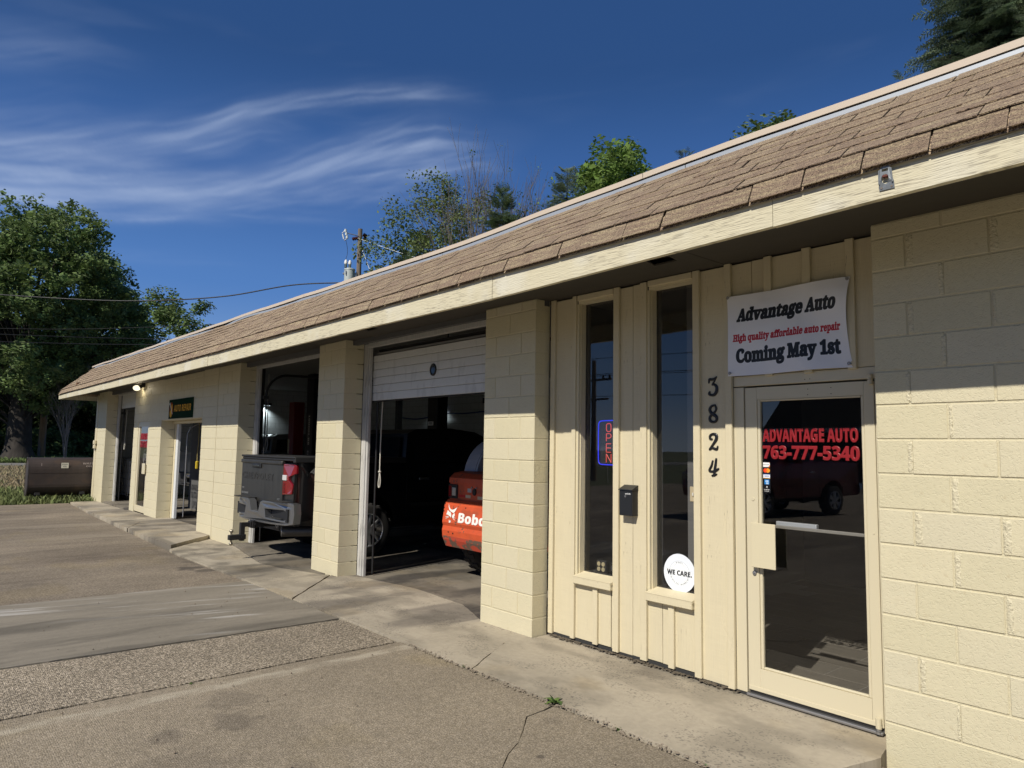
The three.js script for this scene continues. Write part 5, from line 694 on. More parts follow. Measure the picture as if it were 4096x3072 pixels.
  const tx = textGeo('Bobcat', sans, 0.1, 0.001, { w: 0.78, h: 0.135, bevel: 0.003, curve: 4 }); part('lettering', tilt(tx, -0.395, 0.735), wv, T);
  const em = (pts) => extr(pts.map(([u, v]) => [(u - 236) * 0.00174, (900 - v) * 0.00115]), 0.002, 0);   // eared crown, cheeks, muzzle, whiskers
  const E = [em([[188, 792], [200, 825], [218, 850], [240, 858], [265, 850], [300, 824], [288, 858], [272, 886], [258, 893], [245, 885], [225, 878], [205, 860], [192, 830]]), em([[186, 866], [205, 882], [228, 890], [240, 920], [236, 945], [225, 935], [200, 920], [174, 916], [182, 890]]), em([[268, 895], [278, 893], [284, 920], [276, 935], [285, 945], [262, 950], [250, 935], [255, 915]]), em([[218, 972], [232, 985], [243, 975], [240, 1003], [222, 1005]]), em([[205, 933], [170, 940], [170, 945], [206, 939]]), em([[207, 943], [171, 960], [174, 964], [209, 948]]), em([[268, 938], [294, 943], [294, 948], [268, 943]]), em([[266, 948], [290, 966], [287, 970], [264, 953]])]; part('emblem', tilt(merge(E), -0.560, 0.84), wv, T);
  // lift arms: curved plates
  const arm = (x) => { const o = []; for (let i = 0; i <= 12; i++) { const a = i / 12 * 1.75; o.push([-0.30 - 0.62 * (1 - Math.cos(a)), 1.30 + 0.56 * Math.sin(a)]); } const inn = []; for (let i = 12; i >= 0; i--) { const a = i / 12 * 1.75; inn.push([-0.44 - 0.45 * (1 - Math.cos(a)), 1.30 + 0.36 * Math.sin(a)]); } const g = ex([...o, [-1.9, 1.35], [-2.0, 1.1], [-1.8, 1.05], ...inn.slice(0, 12)], 0.05, 0.006, x); return g; };
  const am = std({ color: lin(0.40, 0.40, 0.42), roughness: 0.5 }); const flange = []; for (const x of [-0.76, 0.50]) { const c = []; for (let i = 0; i <= 12; i++) { const a = i / 12 * 1.75; c.push([-0.30 - 0.62 * (1 - Math.cos(a)), 1.30 + 0.56 * Math.sin(a)]); } const pos = []; for (let i = 0; i < 12; i++) { const [z0, y0] = c[i], [z1, y1] = c[i + 1]; pos.push(x, y0, z0, x + 0.24, y0, z0, x + 0.24, y1, z1, x, y0, z0, x + 0.24, y1, z1, x, y1, z1); } const g = new THREE.BufferGeometry(); g.setAttribute('position', new THREE.Float32BufferAttribute(pos, 3)); g.computeVertexNormals(); flange.push(g); }
  part('lift_arm', arm(-0.52), am, T); part('lift_arm', arm(0.50), am, T); part('lift_arm_flange', flange, std({ color: lin(0.40, 0.40, 0.42), roughness: 0.55, side: THREE.DoubleSide }), T); part('arm_foot', [box(-0.76, -0.522, 1.0, 1.298, -0.34, -0.30)], am, T); part('pivot', [bar([-0.47, 1.72, -0.62], [-0.40, 1.72, -0.62], 0.085, 0.085, 22)], M.white, T); part('muffler', tube([[-0.32, 1.58, -0.32], [-0.22, 1.58, -0.36], [-0.14, 1.54, -0.45], [-0.1, 1.38, -0.5]], 0.04, 16, 12), M.black, T);
  for (const x of [-0.60, 0.60]) for (const z of [-0.66, -1.75]) wheel(T, x, 0.40, z, 0.395, Math.sign(x), 0.28);
  part('hub_guard', [rbox(-0.78, -0.60, 0.15, 0.40, -0.50, -0.35, 0.03)], std({ color: lin(0.12, 0.12, 0.12), roughness: 0.6 }), T);
}

// ------------------------------------------------------------------ things inside the shop
{
  const post = (name, label, x, z, w, d, h, mat) => { const T = thing(name, label, 'lift post', [x, 0, z]); part('column', [cham(-w / 2, w / 2, 0, h, -d / 2, d / 2, 0.015)], mat, T); part('base_plate', cham(-w * 0.8, w * 0.8, 0, 0.02, -d * 0.8, d * 0.8, 0.004), M.dark, T); return T; };
  const redM = std({ color: lin(0.17, 0.006, 0.006), roughness: 0.45 }), bk = std({ color: lin(0.012, 0.013, 0.016), roughness: 0.5 });
  const P1 = post('lift_post', 'red steel lift column behind the tail of the black pickup', -17.34, -3.95, 0.36, 0.3, 2.89, redM); part('label_strip', box(-0.175, -0.07, 1.45, 1.86, 0.1505, 0.153), std({ color: lin(0.45, 0.38, 0.22), roughness: 0.5 }), P1);
  const P2 = post('lift_post', 'black lift column with white upright lettering beside the red one', -14.22, -3.05, 0.36, 0.3, 3.4, bk); const t = textGeo('10000LBS', serif, 0.1, 0.002, { w: 0.72, h: 0.07 }); t.rotateZ(-Math.PI / 2); t.translate(-0.02, 2.42, 0.151); part('lettering', t, std({ color: lin(0.5, 0.5, 0.48), roughness: 0.5 }), P2); const lb = []; for (let i = 0; i < 6; i++) lb.push(box(-0.03, 0.04, 1.52 - i * 0.07, 1.565 - i * 0.07, 0.1505, 0.153)); part('label_strip', lb, std({ color: lin(0.25, 0.25, 0.26), roughness: 0.5 }), P2);
  const P3 = post('lift_post', 'black lift column with a small white label seen over the pickup roof', -11.42, -4.68, 0.38, 0.3, 3.3, bk); part('label', box(-0.15, 0.06, 2.18, 2.27, 0.151, 0.1535), M.white, P3); const w3 = []; for (let i = 0; i < 3; i++) w3.push(box(-0.11 + i * 0.05, -0.09 + i * 0.05, 2.2, 2.255, 0.1537, 0.155)); part('label_mark', w3, M.black, P3);
  post('lift_post', 'slim black post standing by the pale back wall', -15.43, -6.12, 0.16, 0.16, 3.3, bk);
  const hose = thing('air_hose', 'blue hose drooping along the pale back wall', 'hose', [0, 0, 0]); part('hose', tube([[-19.6, 2.72, -8.60], [-18.4, 2.62, -8.58], [-17.4, 2.68, -8.58], [-16.6, 2.76, -8.58], [-15.6, 2.74, -8.58], [-14.2, 2.78, -8.58], [-12.5, 2.74, -8.6]], 0.022, 60, 8), std({ color: lin(0.012, 0.03, 0.16), roughness: 0.45 }), hose);
  const rope = (label, pts, loop, r, mat) => { const T = thing('pull_rope', label, 'rope', [0, 0, 0]); part('cord', tube(pts, r, 40, 8), mat, T); if (loop) { part('loop', tube(loop, r, 30, 8, true), mat, T); const k = new THREE.SphereGeometry(r * 2.2, 12, 8); k.scale(1.2, 0.9, 1.2); k.translate(...pts[pts.length - 1]); part('knot', k, mat, T); } return T; };
  const rp = std({ color: lin(0.36, 0.35, 0.31), roughness: 0.8 });
  rope('grey pull rope with a looped end above the black pickup tailgate', [[-10.72, 2.955, -0.5], [-10.70, 2.4, -0.5], [-10.69, 1.86, -0.5]], [[-10.69, 1.85, -0.5], [-10.645, 1.75, -0.5], [-10.66, 1.63, -0.5], [-10.73, 1.57, -0.5], [-10.75, 1.64, -0.5], [-10.715, 1.76, -0.5]], 0.009, rp);
  rope('white pull rope knotted into a loop beside the half-raised door', [[-6.60, 2.32, -0.46], [-6.62, 1.8, -0.46], [-6.62, 1.36, -0.46]], [[-6.62, 1.35, -0.46], [-6.598, 1.26, -0.46], [-6.604, 1.17, -0.46], [-6.63, 1.15, -0.46], [-6.645, 1.19, -0.46], [-6.635, 1.27, -0.46]], 0.0085, std({ color: lin(0.5, 0.48, 0.42), roughness: 0.8 }));
  rope('pale pull rope with a loop in the far left bay', [[-21.15, 2.66, -0.46], [-21.20, 2.1, -0.46], [-21.22, 1.68, -0.46]], [[-21.22, 1.67, -0.46], [-21.17, 1.58, -0.46], [-21.2, 1.49, -0.46], [-21.27, 1.49, -0.46], [-21.28, 1.58, -0.46]], 0.011, rp);
  const c = thing('extension_cord', 'yellow cord with a yellow plug hanging in the low doorway', 'cord', [0, 0, 0]); part('cord', tube([[-14.95, 2.17, -0.62], [-14.93, 1.8, -0.62], [-14.98, 1.45, -0.62], [-14.97, 1.30, -0.62]], 0.008, 30, 6), std({ color: lin(0.35, 0.28, 0.10), roughness: 0.6 }), c); part('plug', [rbox(-15.005, -14.935, 1.12, 1.30, -0.65, -0.59, 0.02)], std({ color: lin(0.5, 0.36, 0.02), roughness: 0.5 }), c);
  const ply = thing('plywood_sheet', 'brown plywood sheet leaning inside the low doorway', 'board', [-16.0, 0, -1.05]); const pg = cham(-0.55, 0.75, 0, 0.90, -0.012, 0.012, 0.003); pg.rotateX(-0.12); pg.translate(0, 0, -0.08); part('sheet', pg, std({ map: colorTex(512, 512, (u, v, o) => { const k = 0.8 + 0.4 * pfbm(u, v, 4, 30, 4); o[0] = 0.23 * k; o[1] = 0.17 * k; o[2] = 0.10 * k; }), roughness: 0.8 }), ply);
  const tote = thing('liquid_tote', 'white plastic tank in a steel cage in the far left bay', 'tank', [-22.0, 0, -1.25]); part('tank', rbox(-0.48, 0.48, 0.16, 1.16, -0.55, 0.55, 0.06), std({ color: lin(0.5, 0.5, 0.48), roughness: 0.5 }), tote); const cg = []; for (let i = 0; i <= 5; i++) for (const z of [-0.57, 0.57]) cg.push(bar([-0.5 + i * 0.2, 0.12, z], [-0.5 + i * 0.2, 1.2, z], 0.010, 0.010, 6)); for (let i = 0; i <= 5; i++) { const y = 0.2 + i * 0.2; for (const z of [-0.57, 0.57]) cg.push(bar([-0.5, y, z], [0.5, y, z], 0.010, 0.010, 6)); for (const x of [-0.5, 0.5]) cg.push(bar([x, y, -0.57], [x, y, 0.57], 0.010, 0.010, 6)); } for (let i = 1; i < 5; i++) cg.push(bar([0.5, 0.12, -0.57 + i * 0.228], [0.5, 1.2, -0.57 + i * 0.228], 0.010, 0.010, 6)); part('cage', cg, M.steel, tote); part('pallet', [box(-0.5, 0.5, 0.0, 0.12, -0.56, 0.56)], M.dark, tote);
  const stand = thing('yellow_jack', 'yellow steel jack on the floor under the black pickup', 'jack', [-10.25, 0, -1.5]); part('beam', rbox(-0.1, 1.0, 0.36, 0.46, -0.04, 0.04, 0.01), std({ color: lin(0.45, 0.22, 0.02), roughness: 0.5 }), stand); part('leg', [box(-0.05, 0.0, 0, 0.36, -0.03, 0.03), box(0.9, 0.95, 0, 0.36, -0.03, 0.03)], M.dark, stand);
  // work lamps on the back and end walls
  const lampAt = (label, x, y, z, ry, k) => { const T = thing('wall_lamp', label, 'lamp', [x, y, z]); T.rotation.y = ry; part('housing', rbox(-0.25, 0.25, 0.0, 0.07, 0.0, 0.16, 0.01), M.dark, T); part('tube', bar([-0.22, -0.012, 0.09], [0.22, -0.012, 0.09], 0.012, 0.012, 10), std({ color: lin(0.8, 0.85, 0.85), emissive: lin(0.8, 0.95, 1), emissiveIntensity: 0.5 }), T); const l = new THREE.SpotLight(new THREE.Color(0.85, 0.97, 1), k, 7, 1.15, 0.8); l.position.set(0, -0.04, 0.10); l.target.position.set(0, -2, -0.06); l.castShadow = true; T.add(l, l.target); };
  lampAt('dark lamp housing lighting the back wall left of the slim post', -17.0, 3.10, -8.645, 0, 5); lampAt('dark lamp housing lighting the back wall beyond the labelled lift column', -13.6, 3.18, -8.645, 0, 5); lampAt('dark lamp housing lighting the end wall behind the rope', -22.595, 3.05, -5.0, Math.PI / 2, 5);
  const sw = thing('high_window', 'small dark framed window high on the back wall, pane glowing in place of daylight', 'window', [-14.4, 3.02, -8.648]); part('frame', box(-0.42, 0.42, 0, 0.16, 0, 0.02), M.black, sw); part('pane', box(-0.12, 0.38, 0.03, 0.13, 0.02, 0.024), std({ color: lin(0.05, 0.07, 0.04), emissive: lin(0.10, 0.13, 0.08), emissiveIntensity: 0.6 }), sw);  // pane on solid wall; its own glow stands in for daylight outside
}

// ------------------------------------------------------------------ waste oil tank
{
  const T = thing('waste_oil_tank', 'dark brown oval steel oil tank on short legs at the far corner of the building', 'tank', [-23.35, -0.06, 0.62]);
  const tt = colorTex(1024, 512, (u, v, o) => { const n = pfbm(u, v, 5, 5, 4), s = pn(u * 40, v * 4, 40, 4), r = sm(0.52, 0.72, pfbm(u, v, 7, 9, 5)); const k = 0.7 + 0.5 * n + 0.12 * (s - 0.5); o[0] = mix(0.056, 0.070, r) * k; o[1] = mix(0.043, 0.049, r) * k; o[2] = mix(0.038, 0.039, r) * k; }); const tm = std({ map: tt, roughness: 0.55, metalness: 0.15, bumpMap: grayTex(256, 256, (u, v) => pfbm(u, v, 5, 5, 4)), bumpScale: 0.006 });
  const W = 0.34, H = 0.565, o = []; for (let i = 0; i <= 14; i++) { const a = i / 14 * Math.PI; o.push([Math.cos(a) * W, H - W + Math.sin(a) * W]); } for (let i = 0; i <= 14; i++) { const a = Math.PI + i / 14 * Math.PI; o.push([Math.cos(a) * W, -(H - W) + Math.sin(a) * W]); }
  const g = extr(o, 2.1, 0.012, [], 2); g.translate(0, 0.13 + H, -1.1); part('shell', metUV(g, 0, 0, 0.6, 0.6), tm, T); const rim = extr(o.map(([x, y]) => [x * 1.015, y * 1.01]), 0.02, 0.004, [o.map(([x, y]) => [x * 0.95, y * 0.965])], 1); rim.translate(0, 0.13 + H, 0.992); part('end_rim', rim, tm, T); part('seam', [box(0.339, 0.346, 0.81, 0.82, -1.09, 0.98)], tm, T);
  for (const z of [0.74, -0.40]) part('leg', [bar([0.16, 0.0, z], [0.16, 0.2, z], 0.026), bar([-0.16, 0.0, z], [-0.16, 0.2, z], 0.026), box(-0.24, 0.26, 0.0, 0.02, z - 0.06, z + 0.06), rbox(0.10, 0.30, 0.16, 0.24, z - 0.07, z + 0.07, 0.01)], M.dark, T); part('vent_pipe', bar([0, 1.2, -0.75], [0, 1.62, -0.75], 0.03), M.dark, T);
  const us = canvasTex(256, 224, (q, w, h) => { q.fillStyle = '#cfcdbf'; q.fillRect(0, 0, w, h); q.fillStyle = '#2a2a28'; q.font = 'bold 78px sans-serif'; q.fillText('USED', 22, 98); q.fillText('OIL', 70, 184); }); const lb = new THREE.PlaneGeometry(0.19, 0.16); lb.rotateY(Math.PI / 2); lb.translate(0.3475, 1.03, 0.10); part('label', lb, std({ map: us, roughness: 0.6 }), T); const ch = std({ color: lin(0.42, 0.36, 0.34), roughness: 0.9 }); const wt = textGeo('WASTE', sans, 0.1, 0.001, { w: 0.34, h: 0.055 }); wt.rotateY(Math.PI / 2); wt.translate(0.3478, 1.06, -0.36); const wo = textGeo('OIL', sans, 0.1, 0.001, { w: 0.17, h: 0.05 }); wo.rotateY(Math.PI / 2); wo.translate(0.3478, 0.98, -0.45); part('chalk_lettering', [wt, wo, box(0.347, 0.349, 1.02, 1.10, 0.68, 0.69)], ch, T);
}

// ------------------------------------------------------------------ weeds in the joints
{
  const wm = [[0.075, 0.13, 0.028], [0.10, 0.155, 0.035], [0.05, 0.10, 0.025]].map((c) => std({ color: lin(...c), roughness: 0.6, side: THREE.DoubleSide }));
  const leafG = (L, W, droop) => { const n = 8, pos = [], idx = []; for (let i = 0; i <= n; i++) { const t = i / n, w = W * Math.sin(Math.PI * Math.pow(t, 0.65)) * (i % 2 ? 1 : 0.78), y = L * (0.75 * t - droop * t * t), z = L * (0.35 * t + 0.6 * droop * t * t); pos.push(-w, y + w * 0.25, z, 0, y, z, w, y + w * 0.25, z); if (i) { const b = i * 3, a = b - 3; idx.push(a, a + 1, b, b, a + 1, b + 1, a + 1, a + 2, b + 1, b + 1, a + 2, b + 2); } } const g = new THREE.BufferGeometry(); g.setAttribute('position', new THREE.Float32BufferAttribute(pos, 3)); g.setIndex(idx); g.computeVertexNormals(); return g; };
  const weed = (label, x, z, n, L, seed) => { const T = thing('weed', label, 'weed', [x, -0.01, z]), r = rng(seed); for (let i = 0; i < n; i++) { const g = leafG(L * (0.55 + r() * 0.6), L * (0.10 + r() * 0.08), 0.15 + r() * 0.75); g.rotateY(i / n * Math.PI * 2 + r() * 0.8); g.rotateX((r() - 0.5) * 0.5); part('leaf', g, wm[(r() * 3) | 0], T); } return T; };
  weed('largest green weed sprouting where the long crack meets the walkway joint', -1.735, 0.975, 14, 0.125, 3); weed('small green weed in the joint in front of the cream column', -2.76, 0.97, 9, 0.05, 4); weed('small green weed in the joint nearest the lower edge of the picture by the door', -1.18, 0.97, 8, 0.045, 5); weed('tiny weed in the joint opposite the door hinge', -0.55, 0.97, 8, 0.05, 6); weed('sparse weed in the far joint of the rough concrete strip', -3.62, 2.75, 8, 0.045, 8);
  // crumbled concrete and grit along the near joint
  const r = rng(12), L = []; for (let i = 0; i < 900; i++) { const t = r(), x = mix(-3.6, -0.2, t), s = 0.0018 + Math.pow(r(), 4) * 0.008, g = new THREE.IcosahedronGeometry(s, 0); g.scale(1 + r(), 0.7, 1 + r() * 0.6); g.rotateY(r() * 6); g.translate(x, (r() < 0.6 ? 0.0 : 0.006) + 0.001, 0.974 + (r() - 0.35) * 0.06); L.push(g); } for (let i = 0; i < 500; i++) { const x = mix(-7.4, 0.5, r()), z = mix(1.0, 4.4, r()), s = 0.0018 + Math.pow(r(), 4) * 0.006, g = new THREE.IcosahedronGeometry(s, 0); g.translate(x, 0.003, z); L.push(g); } const m = part('grit', L, std({ color: lin(0.23, 0.19, 0.145), roughness: 0.95 }), scene); m.userData.kind = 'stuff'; tag(m, 'loose grit and crumbled concrete along the walkway joint', 'grit');
  const D = []; for (let i = 0; i < 160; i++) { const g = new THREE.IcosahedronGeometry(0.006 + Math.pow(r(), 2) * 0.03, 1); g.scale(1 + r(), 0.6 + r() * 0.4, 1); g.rotateY(r() * 6); g.translate(-0.06 + r() * 0.6, -0.10 + r() * 0.03, 0.05 + r() * 0.5); D.push(g); } const dm = part('rubble', D, std({ color: lin(0.16, 0.13, 0.10), roughness: 1 }), scene); dm.userData.kind = 'stuff'; tag(dm, 'broken stones and dirt at the end of the walkway below the block wall', 'rubble');
}

// ------------------------------------------------------------------ vegetation
const DIR = (az, dist) => [1.819 + Math.cos(az * Math.PI / 180) * dist, 4.431 + Math.sin(az * Math.PI / 180) * dist];
function leafCluster(n, size, seed, spread = 0.5) { const r = rng(seed), pos = [], nor = []; const a = new THREE.Vector3(), q = new THREE.Quaternion(), e = new THREE.Euler(); for (let i = 0; i < n; i++) { const R = spread * Math.cbrt(r()), th = r() * 6.283, ph = Math.acos(2 * r() - 1), c = new THREE.Vector3(R * Math.sin(ph) * Math.cos(th), R * Math.cos(ph) * 0.8, R * Math.sin(ph) * Math.sin(th)); e.set((r() - 0.5) * 1.9 - 0.5, r() * 6.283, (r() - 0.5) * 1.4); q.setFromEuler(e); const s = size * (0.7 + r() * 0.6); const P = [[0, 0, -s * 0.55], [s * 0.34, s * 0.06, -s * 0.08], [0, 0, s * 0.6], [-s * 0.34, s * 0.06, -s * 0.08]].map((p) => a.set(...p).applyQuaternion(q).add(c).toArray()); const N = new THREE.Vector3(0, 1, 0).applyQuaternion(q).toArray(); for (const k of [0, 2, 1, 0, 3, 2]) { pos.push(...P[k]); nor.push(...N); } } const g = new THREE.BufferGeometry(); g.setAttribute('position', new THREE.Float32BufferAttribute(pos, 3)); g.setAttribute('normal', new THREE.Float32BufferAttribute(nor, 3)); g.setAttribute('uv', new THREE.Float32BufferAttribute(new Float32Array(pos.length / 3 * 2), 2)); return g; }
const leafMat = (r, g, b) => phy({ color: lin(r, g, b), roughness: 0.9, side: THREE.DoubleSide, transmission: 0.3, thickness: 0, specularIntensity: 0.4 });
const barkT = colorTex(256, 512, (u, v, o) => { const n = pn(u * 24, v * 10, 24, 10), f = pfbm(u, v, 20, 30, 4), k = 0.45 + 0.6 * n * f * 1.6; o[0] = 0.055 * k; o[1] = 0.047 * k; o[2] = 0.040 * k; }); const bark = std({ map: barkT, roughness: 0.95, bumpMap: grayTex(256, 512, (u, v) => pn(u * 24, v * 10, 24, 10) * 0.6 + pfbm(u, v, 30, 40, 3) * 0.4), bumpScale: 0.05 });  // bark colour lowered to carry the shade under the crown
const CL = {}; const cluster = (n, size, v) => CL[[n, size, v]] ??= leafCluster(n, size, 100 + v * 13 + n);
const GREEN = { maple: leafMat(0.125, 0.185, 0.058), dark: leafMat(0.070, 0.105, 0.042), bright: leafMat(0.135, 0.215, 0.045), pale: leafMat(0.15, 0.20, 0.065), spruce: leafMat(0.105, 0.155, 0.065), blue: leafMat(0.150, 0.200, 0.115) };
function instanced(name, g, mat, mats4, parent, tint = 0.25, seed = 1) { const m = new THREE.InstancedMesh(g, mat, mats4.length), r = rng(seed), c = new THREE.Color(); mats4.forEach((q, i) => { m.setMatrixAt(i, q); const k = 1 + (r() - 0.5) * 2 * tint; m.setColorAt(i, c.setRGB(k * (1 + (r() - 0.5) * tint * 0.5), k, k * (1 + (r() - 0.5) * tint * 0.6))); }); m.name = name; m.castShadow = m.receiveShadow = true; parent.add(m); return m; }
const M4 = (x, y, z, s, r) => new THREE.Matrix4().compose(new THREE.Vector3(x, y, z), new THREE.Quaternion().setFromEuler(new THREE.Euler((r() - 0.5) * 0.8, r() * 6.283, (r() - 0.5) * 0.8)), new THREE.Vector3(s, s * (0.8 + r() * 0.35), s));
// broadleaf tree: forked limbs carrying clumps of leaf clusters, with gaps between
function broadleaf(name, label, x, z, { h, rad, base = 0.28, trunk = 0.3, boughs = 46, per = 26, leaf = 0.2, n = 12, clump = 1.2, mat = GREEN.maple, seed = 1, lobes = 0.25, group, y0 = -0.1, fork = 0.2, dense: dn = 1 }) {
  const T = thing(name, label, 'tree', [x, y0, z], group), r = rng(seed); const cy = h * (base + 1) / 2, ry = h * (1 - base) / 2; const limbs = [], mats = [];
  const tw = tube([[0, 0, 0], [0.03 * h * (r() - 0.5), h * fork * 0.5, 0], [0, h * fork, 0.02 * h * (r() - 0.5)], [(r() - 0.5) * 0.04 * h, h * Math.min(0.8, fork + 0.35), (r() - 0.5) * 0.04 * h]], trunk, 20, 12); const p = tw.attributes.position; for (let i = 0; i < p.count; i++) { const y = p.getY(i), k = y < h * 0.05 ? 1.35 - 0.35 * y / (h * 0.05) : Math.max(0.25, 1 - 0.75 * (y / (h * 0.75))); p.setX(i, p.getX(i) * k * (1 + 0.12 * (fbm(y * 0.8, p.getZ(i) * 3, 2) - 0.5))); p.setZ(i, p.getZ(i) * k); } tw.computeVertexNormals(); limbs.push(tw);
  for (let b = 0; b < boughs; b++) { const th = r() * 6.283, cp = 2 * r() - 1, sp = Math.sqrt(1 - cp * cp), lob = 1 - lobes * 0.5 + lobes * fbm(Math.cos(th) * 1.6 + seed, cp * 1.8 + Math.sin(th) * 1.6, 2) * 1.3; const R = (0.45 + 0.55 * Math.sqrt(r())) * lob; const fx = Math.cos(th) * sp * rad * R, fz = Math.sin(th) * sp * rad * R, fy = cy + cp * ry * R * (cp < 0 ? 0.92 : 1); const hy = clamp(fy * 0.55, h * fork * 0.7, h * 0.7);
    if (b % 2 === 0 || dn < 1) limbs.push(taper(tube([[0, hy * 0.8, 0], [fx * 0.4, mix(hy, fy, 0.45), fz * 0.4], [fx, fy, fz]], trunk * 0.12, 8, 5), trunk * 0.12));
    const cr = clump * (0.7 + r() * 0.7); const k = Math.round(per * (0.7 + r() * 0.6)); for (let i = 0; i < k; i++) { const a = r() * 6.283, c2 = 2 * r() - 1, s2 = Math.sqrt(1 - c2 * c2), q = cr * Math.cbrt(r()); mats.push(M4(fx + Math.cos(a) * s2 * q, fy + c2 * q * 0.72, fz + Math.sin(a) * s2 * q, 0.7 + r() * 0.6, r)); } }
  part('trunk', limbs, bark, T); instanced('crown', cluster(n, leaf, seed % 4), mat, mats, T, 0.3, seed); return T;
}
function taper(g) { const p = g.attributes.position, n = g.parameters, seg = n.tubularSegments, rs = n.radialSegments + 1, path = n.path; for (let i = 0; i <= seg; i++) { const c = path.getPointAt(i / seg), k = 1 - 0.85 * i / seg; for (let j = 0; j < rs; j++) { const q = i * rs + j; p.setXYZ(q, c.x + (p.getX(q) - c.x) * k, c.y + (p.getY(q) - c.y) * k, c.z + (p.getZ(q) - c.z) * k); } } return g; }
// conifer: whorled boughs of flat needle sprays
function spray(seed, needle) { const r = rng(seed), pos = []; const tri = (a, b, c) => pos.push(...a, ...b, ...c); for (let k = 0; k < 9; k++) { const t = k / 9, side = k % 2 ? 1 : -1, bx = 0, bz = t * 0.8, L = 0.42 * (1 - t * 0.6), tx = side * L * 0.8, tz = bz + L * 0.5; for (let i = 0; i < 22; i++) { const q = i / 22, x = mix(bx, tx, q), z = mix(bz, tz, q), a = r() * 6.283, l = needle * (0.7 + r() * 0.6); tri([x, 0, z], [x + Math.cos(a) * l + side * 0.02, Math.sin(a) * l * 0.8 + 0.01, z + l * 0.7], [x + 0.020, 0.006, z + 0.034]); } } for (let i = 0; i < 16; i++) { const z = i / 16, a = r() * 6.283, l = needle; tri([0, 0, z], [Math.cos(a) * l, Math.sin(a) * l, z + l], [0.014, 0.004, z + 0.02]); } const g = new THREE.BufferGeometry(); g.setAttribute('position', new THREE.Float32BufferAttribute(pos, 3)); g.computeVertexNormals(); g.setAttribute('uv', new THREE.Float32BufferAttribute(new Float32Array(pos.length / 3 * 2), 2)); return g; }
const SPR = [spray(1, 0.09), spray(2, 0.09)];
function conifer(name, label, x, z, { h, rad, mat = GREEN.spruce, seed = 1, tiers = 26, droop = 0.25, low = 0.06, round = 0.9, size = 0.7, fill = 1, y0 = -0.1 }) {
  const T = thing(name, label, 'tree', [x, y0, z]), r = rng(seed), mats = [], limbs = [bar([0, 0, 0], [0, h * 0.97, 0], 0.016 * h, 0.01, 8)];
  for (let t = 0; t < tiers; t++) { const f = (t + r() * 0.6) / tiers, y = h * (low + (0.985 - low) * f), R = rad * Math.pow(1 - f, round) + 0.12, nb = Math.max(4, Math.round((5 + R * 3.2) * fill)); for (let b = 0; b < nb; b++) { const a = r() * 6.283, L = R * (0.65 + r() * 0.5), n = Math.max(1, Math.round(L / (size * 0.45))); if (L > 0.8 && b % 2 === 0) limbs.push(bar([0, y, 0], [Math.cos(a) * L * 0.9, y - droop * L * 0.8, Math.sin(a) * L * 0.9], 0.02, 0.006, 4)); for (let i = 0; i < n; i++) { const q = (i + 0.3 + r() * 0.5) / n, d = L * q, m = new THREE.Matrix4(), up = f > 0.9 ? 0.9 : 0; const e = new THREE.Euler(droop * (0.6 + r() * 0.6) - up - (r() - 0.5) * 0.5, Math.PI / 2 - a + (r() - 0.5) * 0.9, (r() - 0.5) * 0.9, 'YXZ'), s = size * (0.75 + r() * 0.5) * (1 - 0.35 * f); m.compose(new THREE.Vector3(Math.cos(a) * d * 0.9, y - droop * d * (0.7 + 0.3 * q) + (r() - 0.5) * 0.18, Math.sin(a) * d * 0.9), new THREE.Quaternion().setFromEuler(e), new THREE.Vector3(s, s, s)); mats.push(m); } } }
  part('trunk', limbs, bark, T); instanced('crown', SPR[seed % 2], mat, mats, T, 0.3, seed); return T;
}
function bare(name, label, cat, x, z, { h, seed = 1, spread = 0.5, color = [0.15, 0.125, 0.105], depth = 5, r0 = 0.10, stems = 1, leaves = 0, mat = GREEN.bright, y0 = -0.1, thin = 0.012 }) {
  const T = thing(name, label, cat, [x, y0, z]), r = rng(seed), L = [], mats = []; const up = new THREE.Vector3(0, 1, 0);
  const grow = (p, d, len, rad, k) => { const bendv = new THREE.Vector3((r() - 0.5) * 0.3, 0.12, (r() - 0.5) * 0.3), m = p.clone().addScaledVector(d, len * 0.5), d2 = d.clone().add(bendv).normalize(), e = m.clone().addScaledVector(d2, len * 0.5); L.push(bar(p.toArray(), m.toArray(), rad, rad * 0.85, k > 2 ? 6 : 3), bar(m.toArray(), e.toArray(), rad * 0.85, rad * 0.65, k > 2 ? 6 : 3)); if (k <= 0) { if (r() < leaves) mats.push(M4(e.x, e.y, e.z, 0.35 + r() * 0.4, r)); return; } const n = k > 3 ? 3 : 2 + (r() < 0.6 ? 1 : 0); for (let i = 0; i < n; i++) { const a = r() * 6.283, s = spread * (0.5 + r() * 0.7), nd = d2.clone().add(new THREE.Vector3(Math.cos(a) * s, 0.18 + (r() - 0.4) * 0.3, Math.sin(a) * s)).normalize(); grow(i ? m.clone().lerp(e, r()) : e, nd, len * (0.62 + r() * 0.25), Math.max(thin * 0.6, rad * 0.62), k - 1); } };
  for (let s = 0; s < stems; s++) { const a = r() * 6.283, t = stems > 1 ? 0.35 * r() : 0.05; grow(new THREE.Vector3(Math.cos(a) * 0.15 * (stems > 1 ? 1 : 0), 0, Math.sin(a) * 0.15), new THREE.Vector3(Math.cos(a) * t, 1, Math.sin(a) * t).normalize(), h * (0.26 + 0.06 * r()), r0, depth); }
  part('branches', L, std({ color: lin(...color), roughness: 0.9 }), T); if (mats.length) instanced('leaves', cluster(10, 0.22, 1), mat, mats, T, 0.3, seed); return T;
}
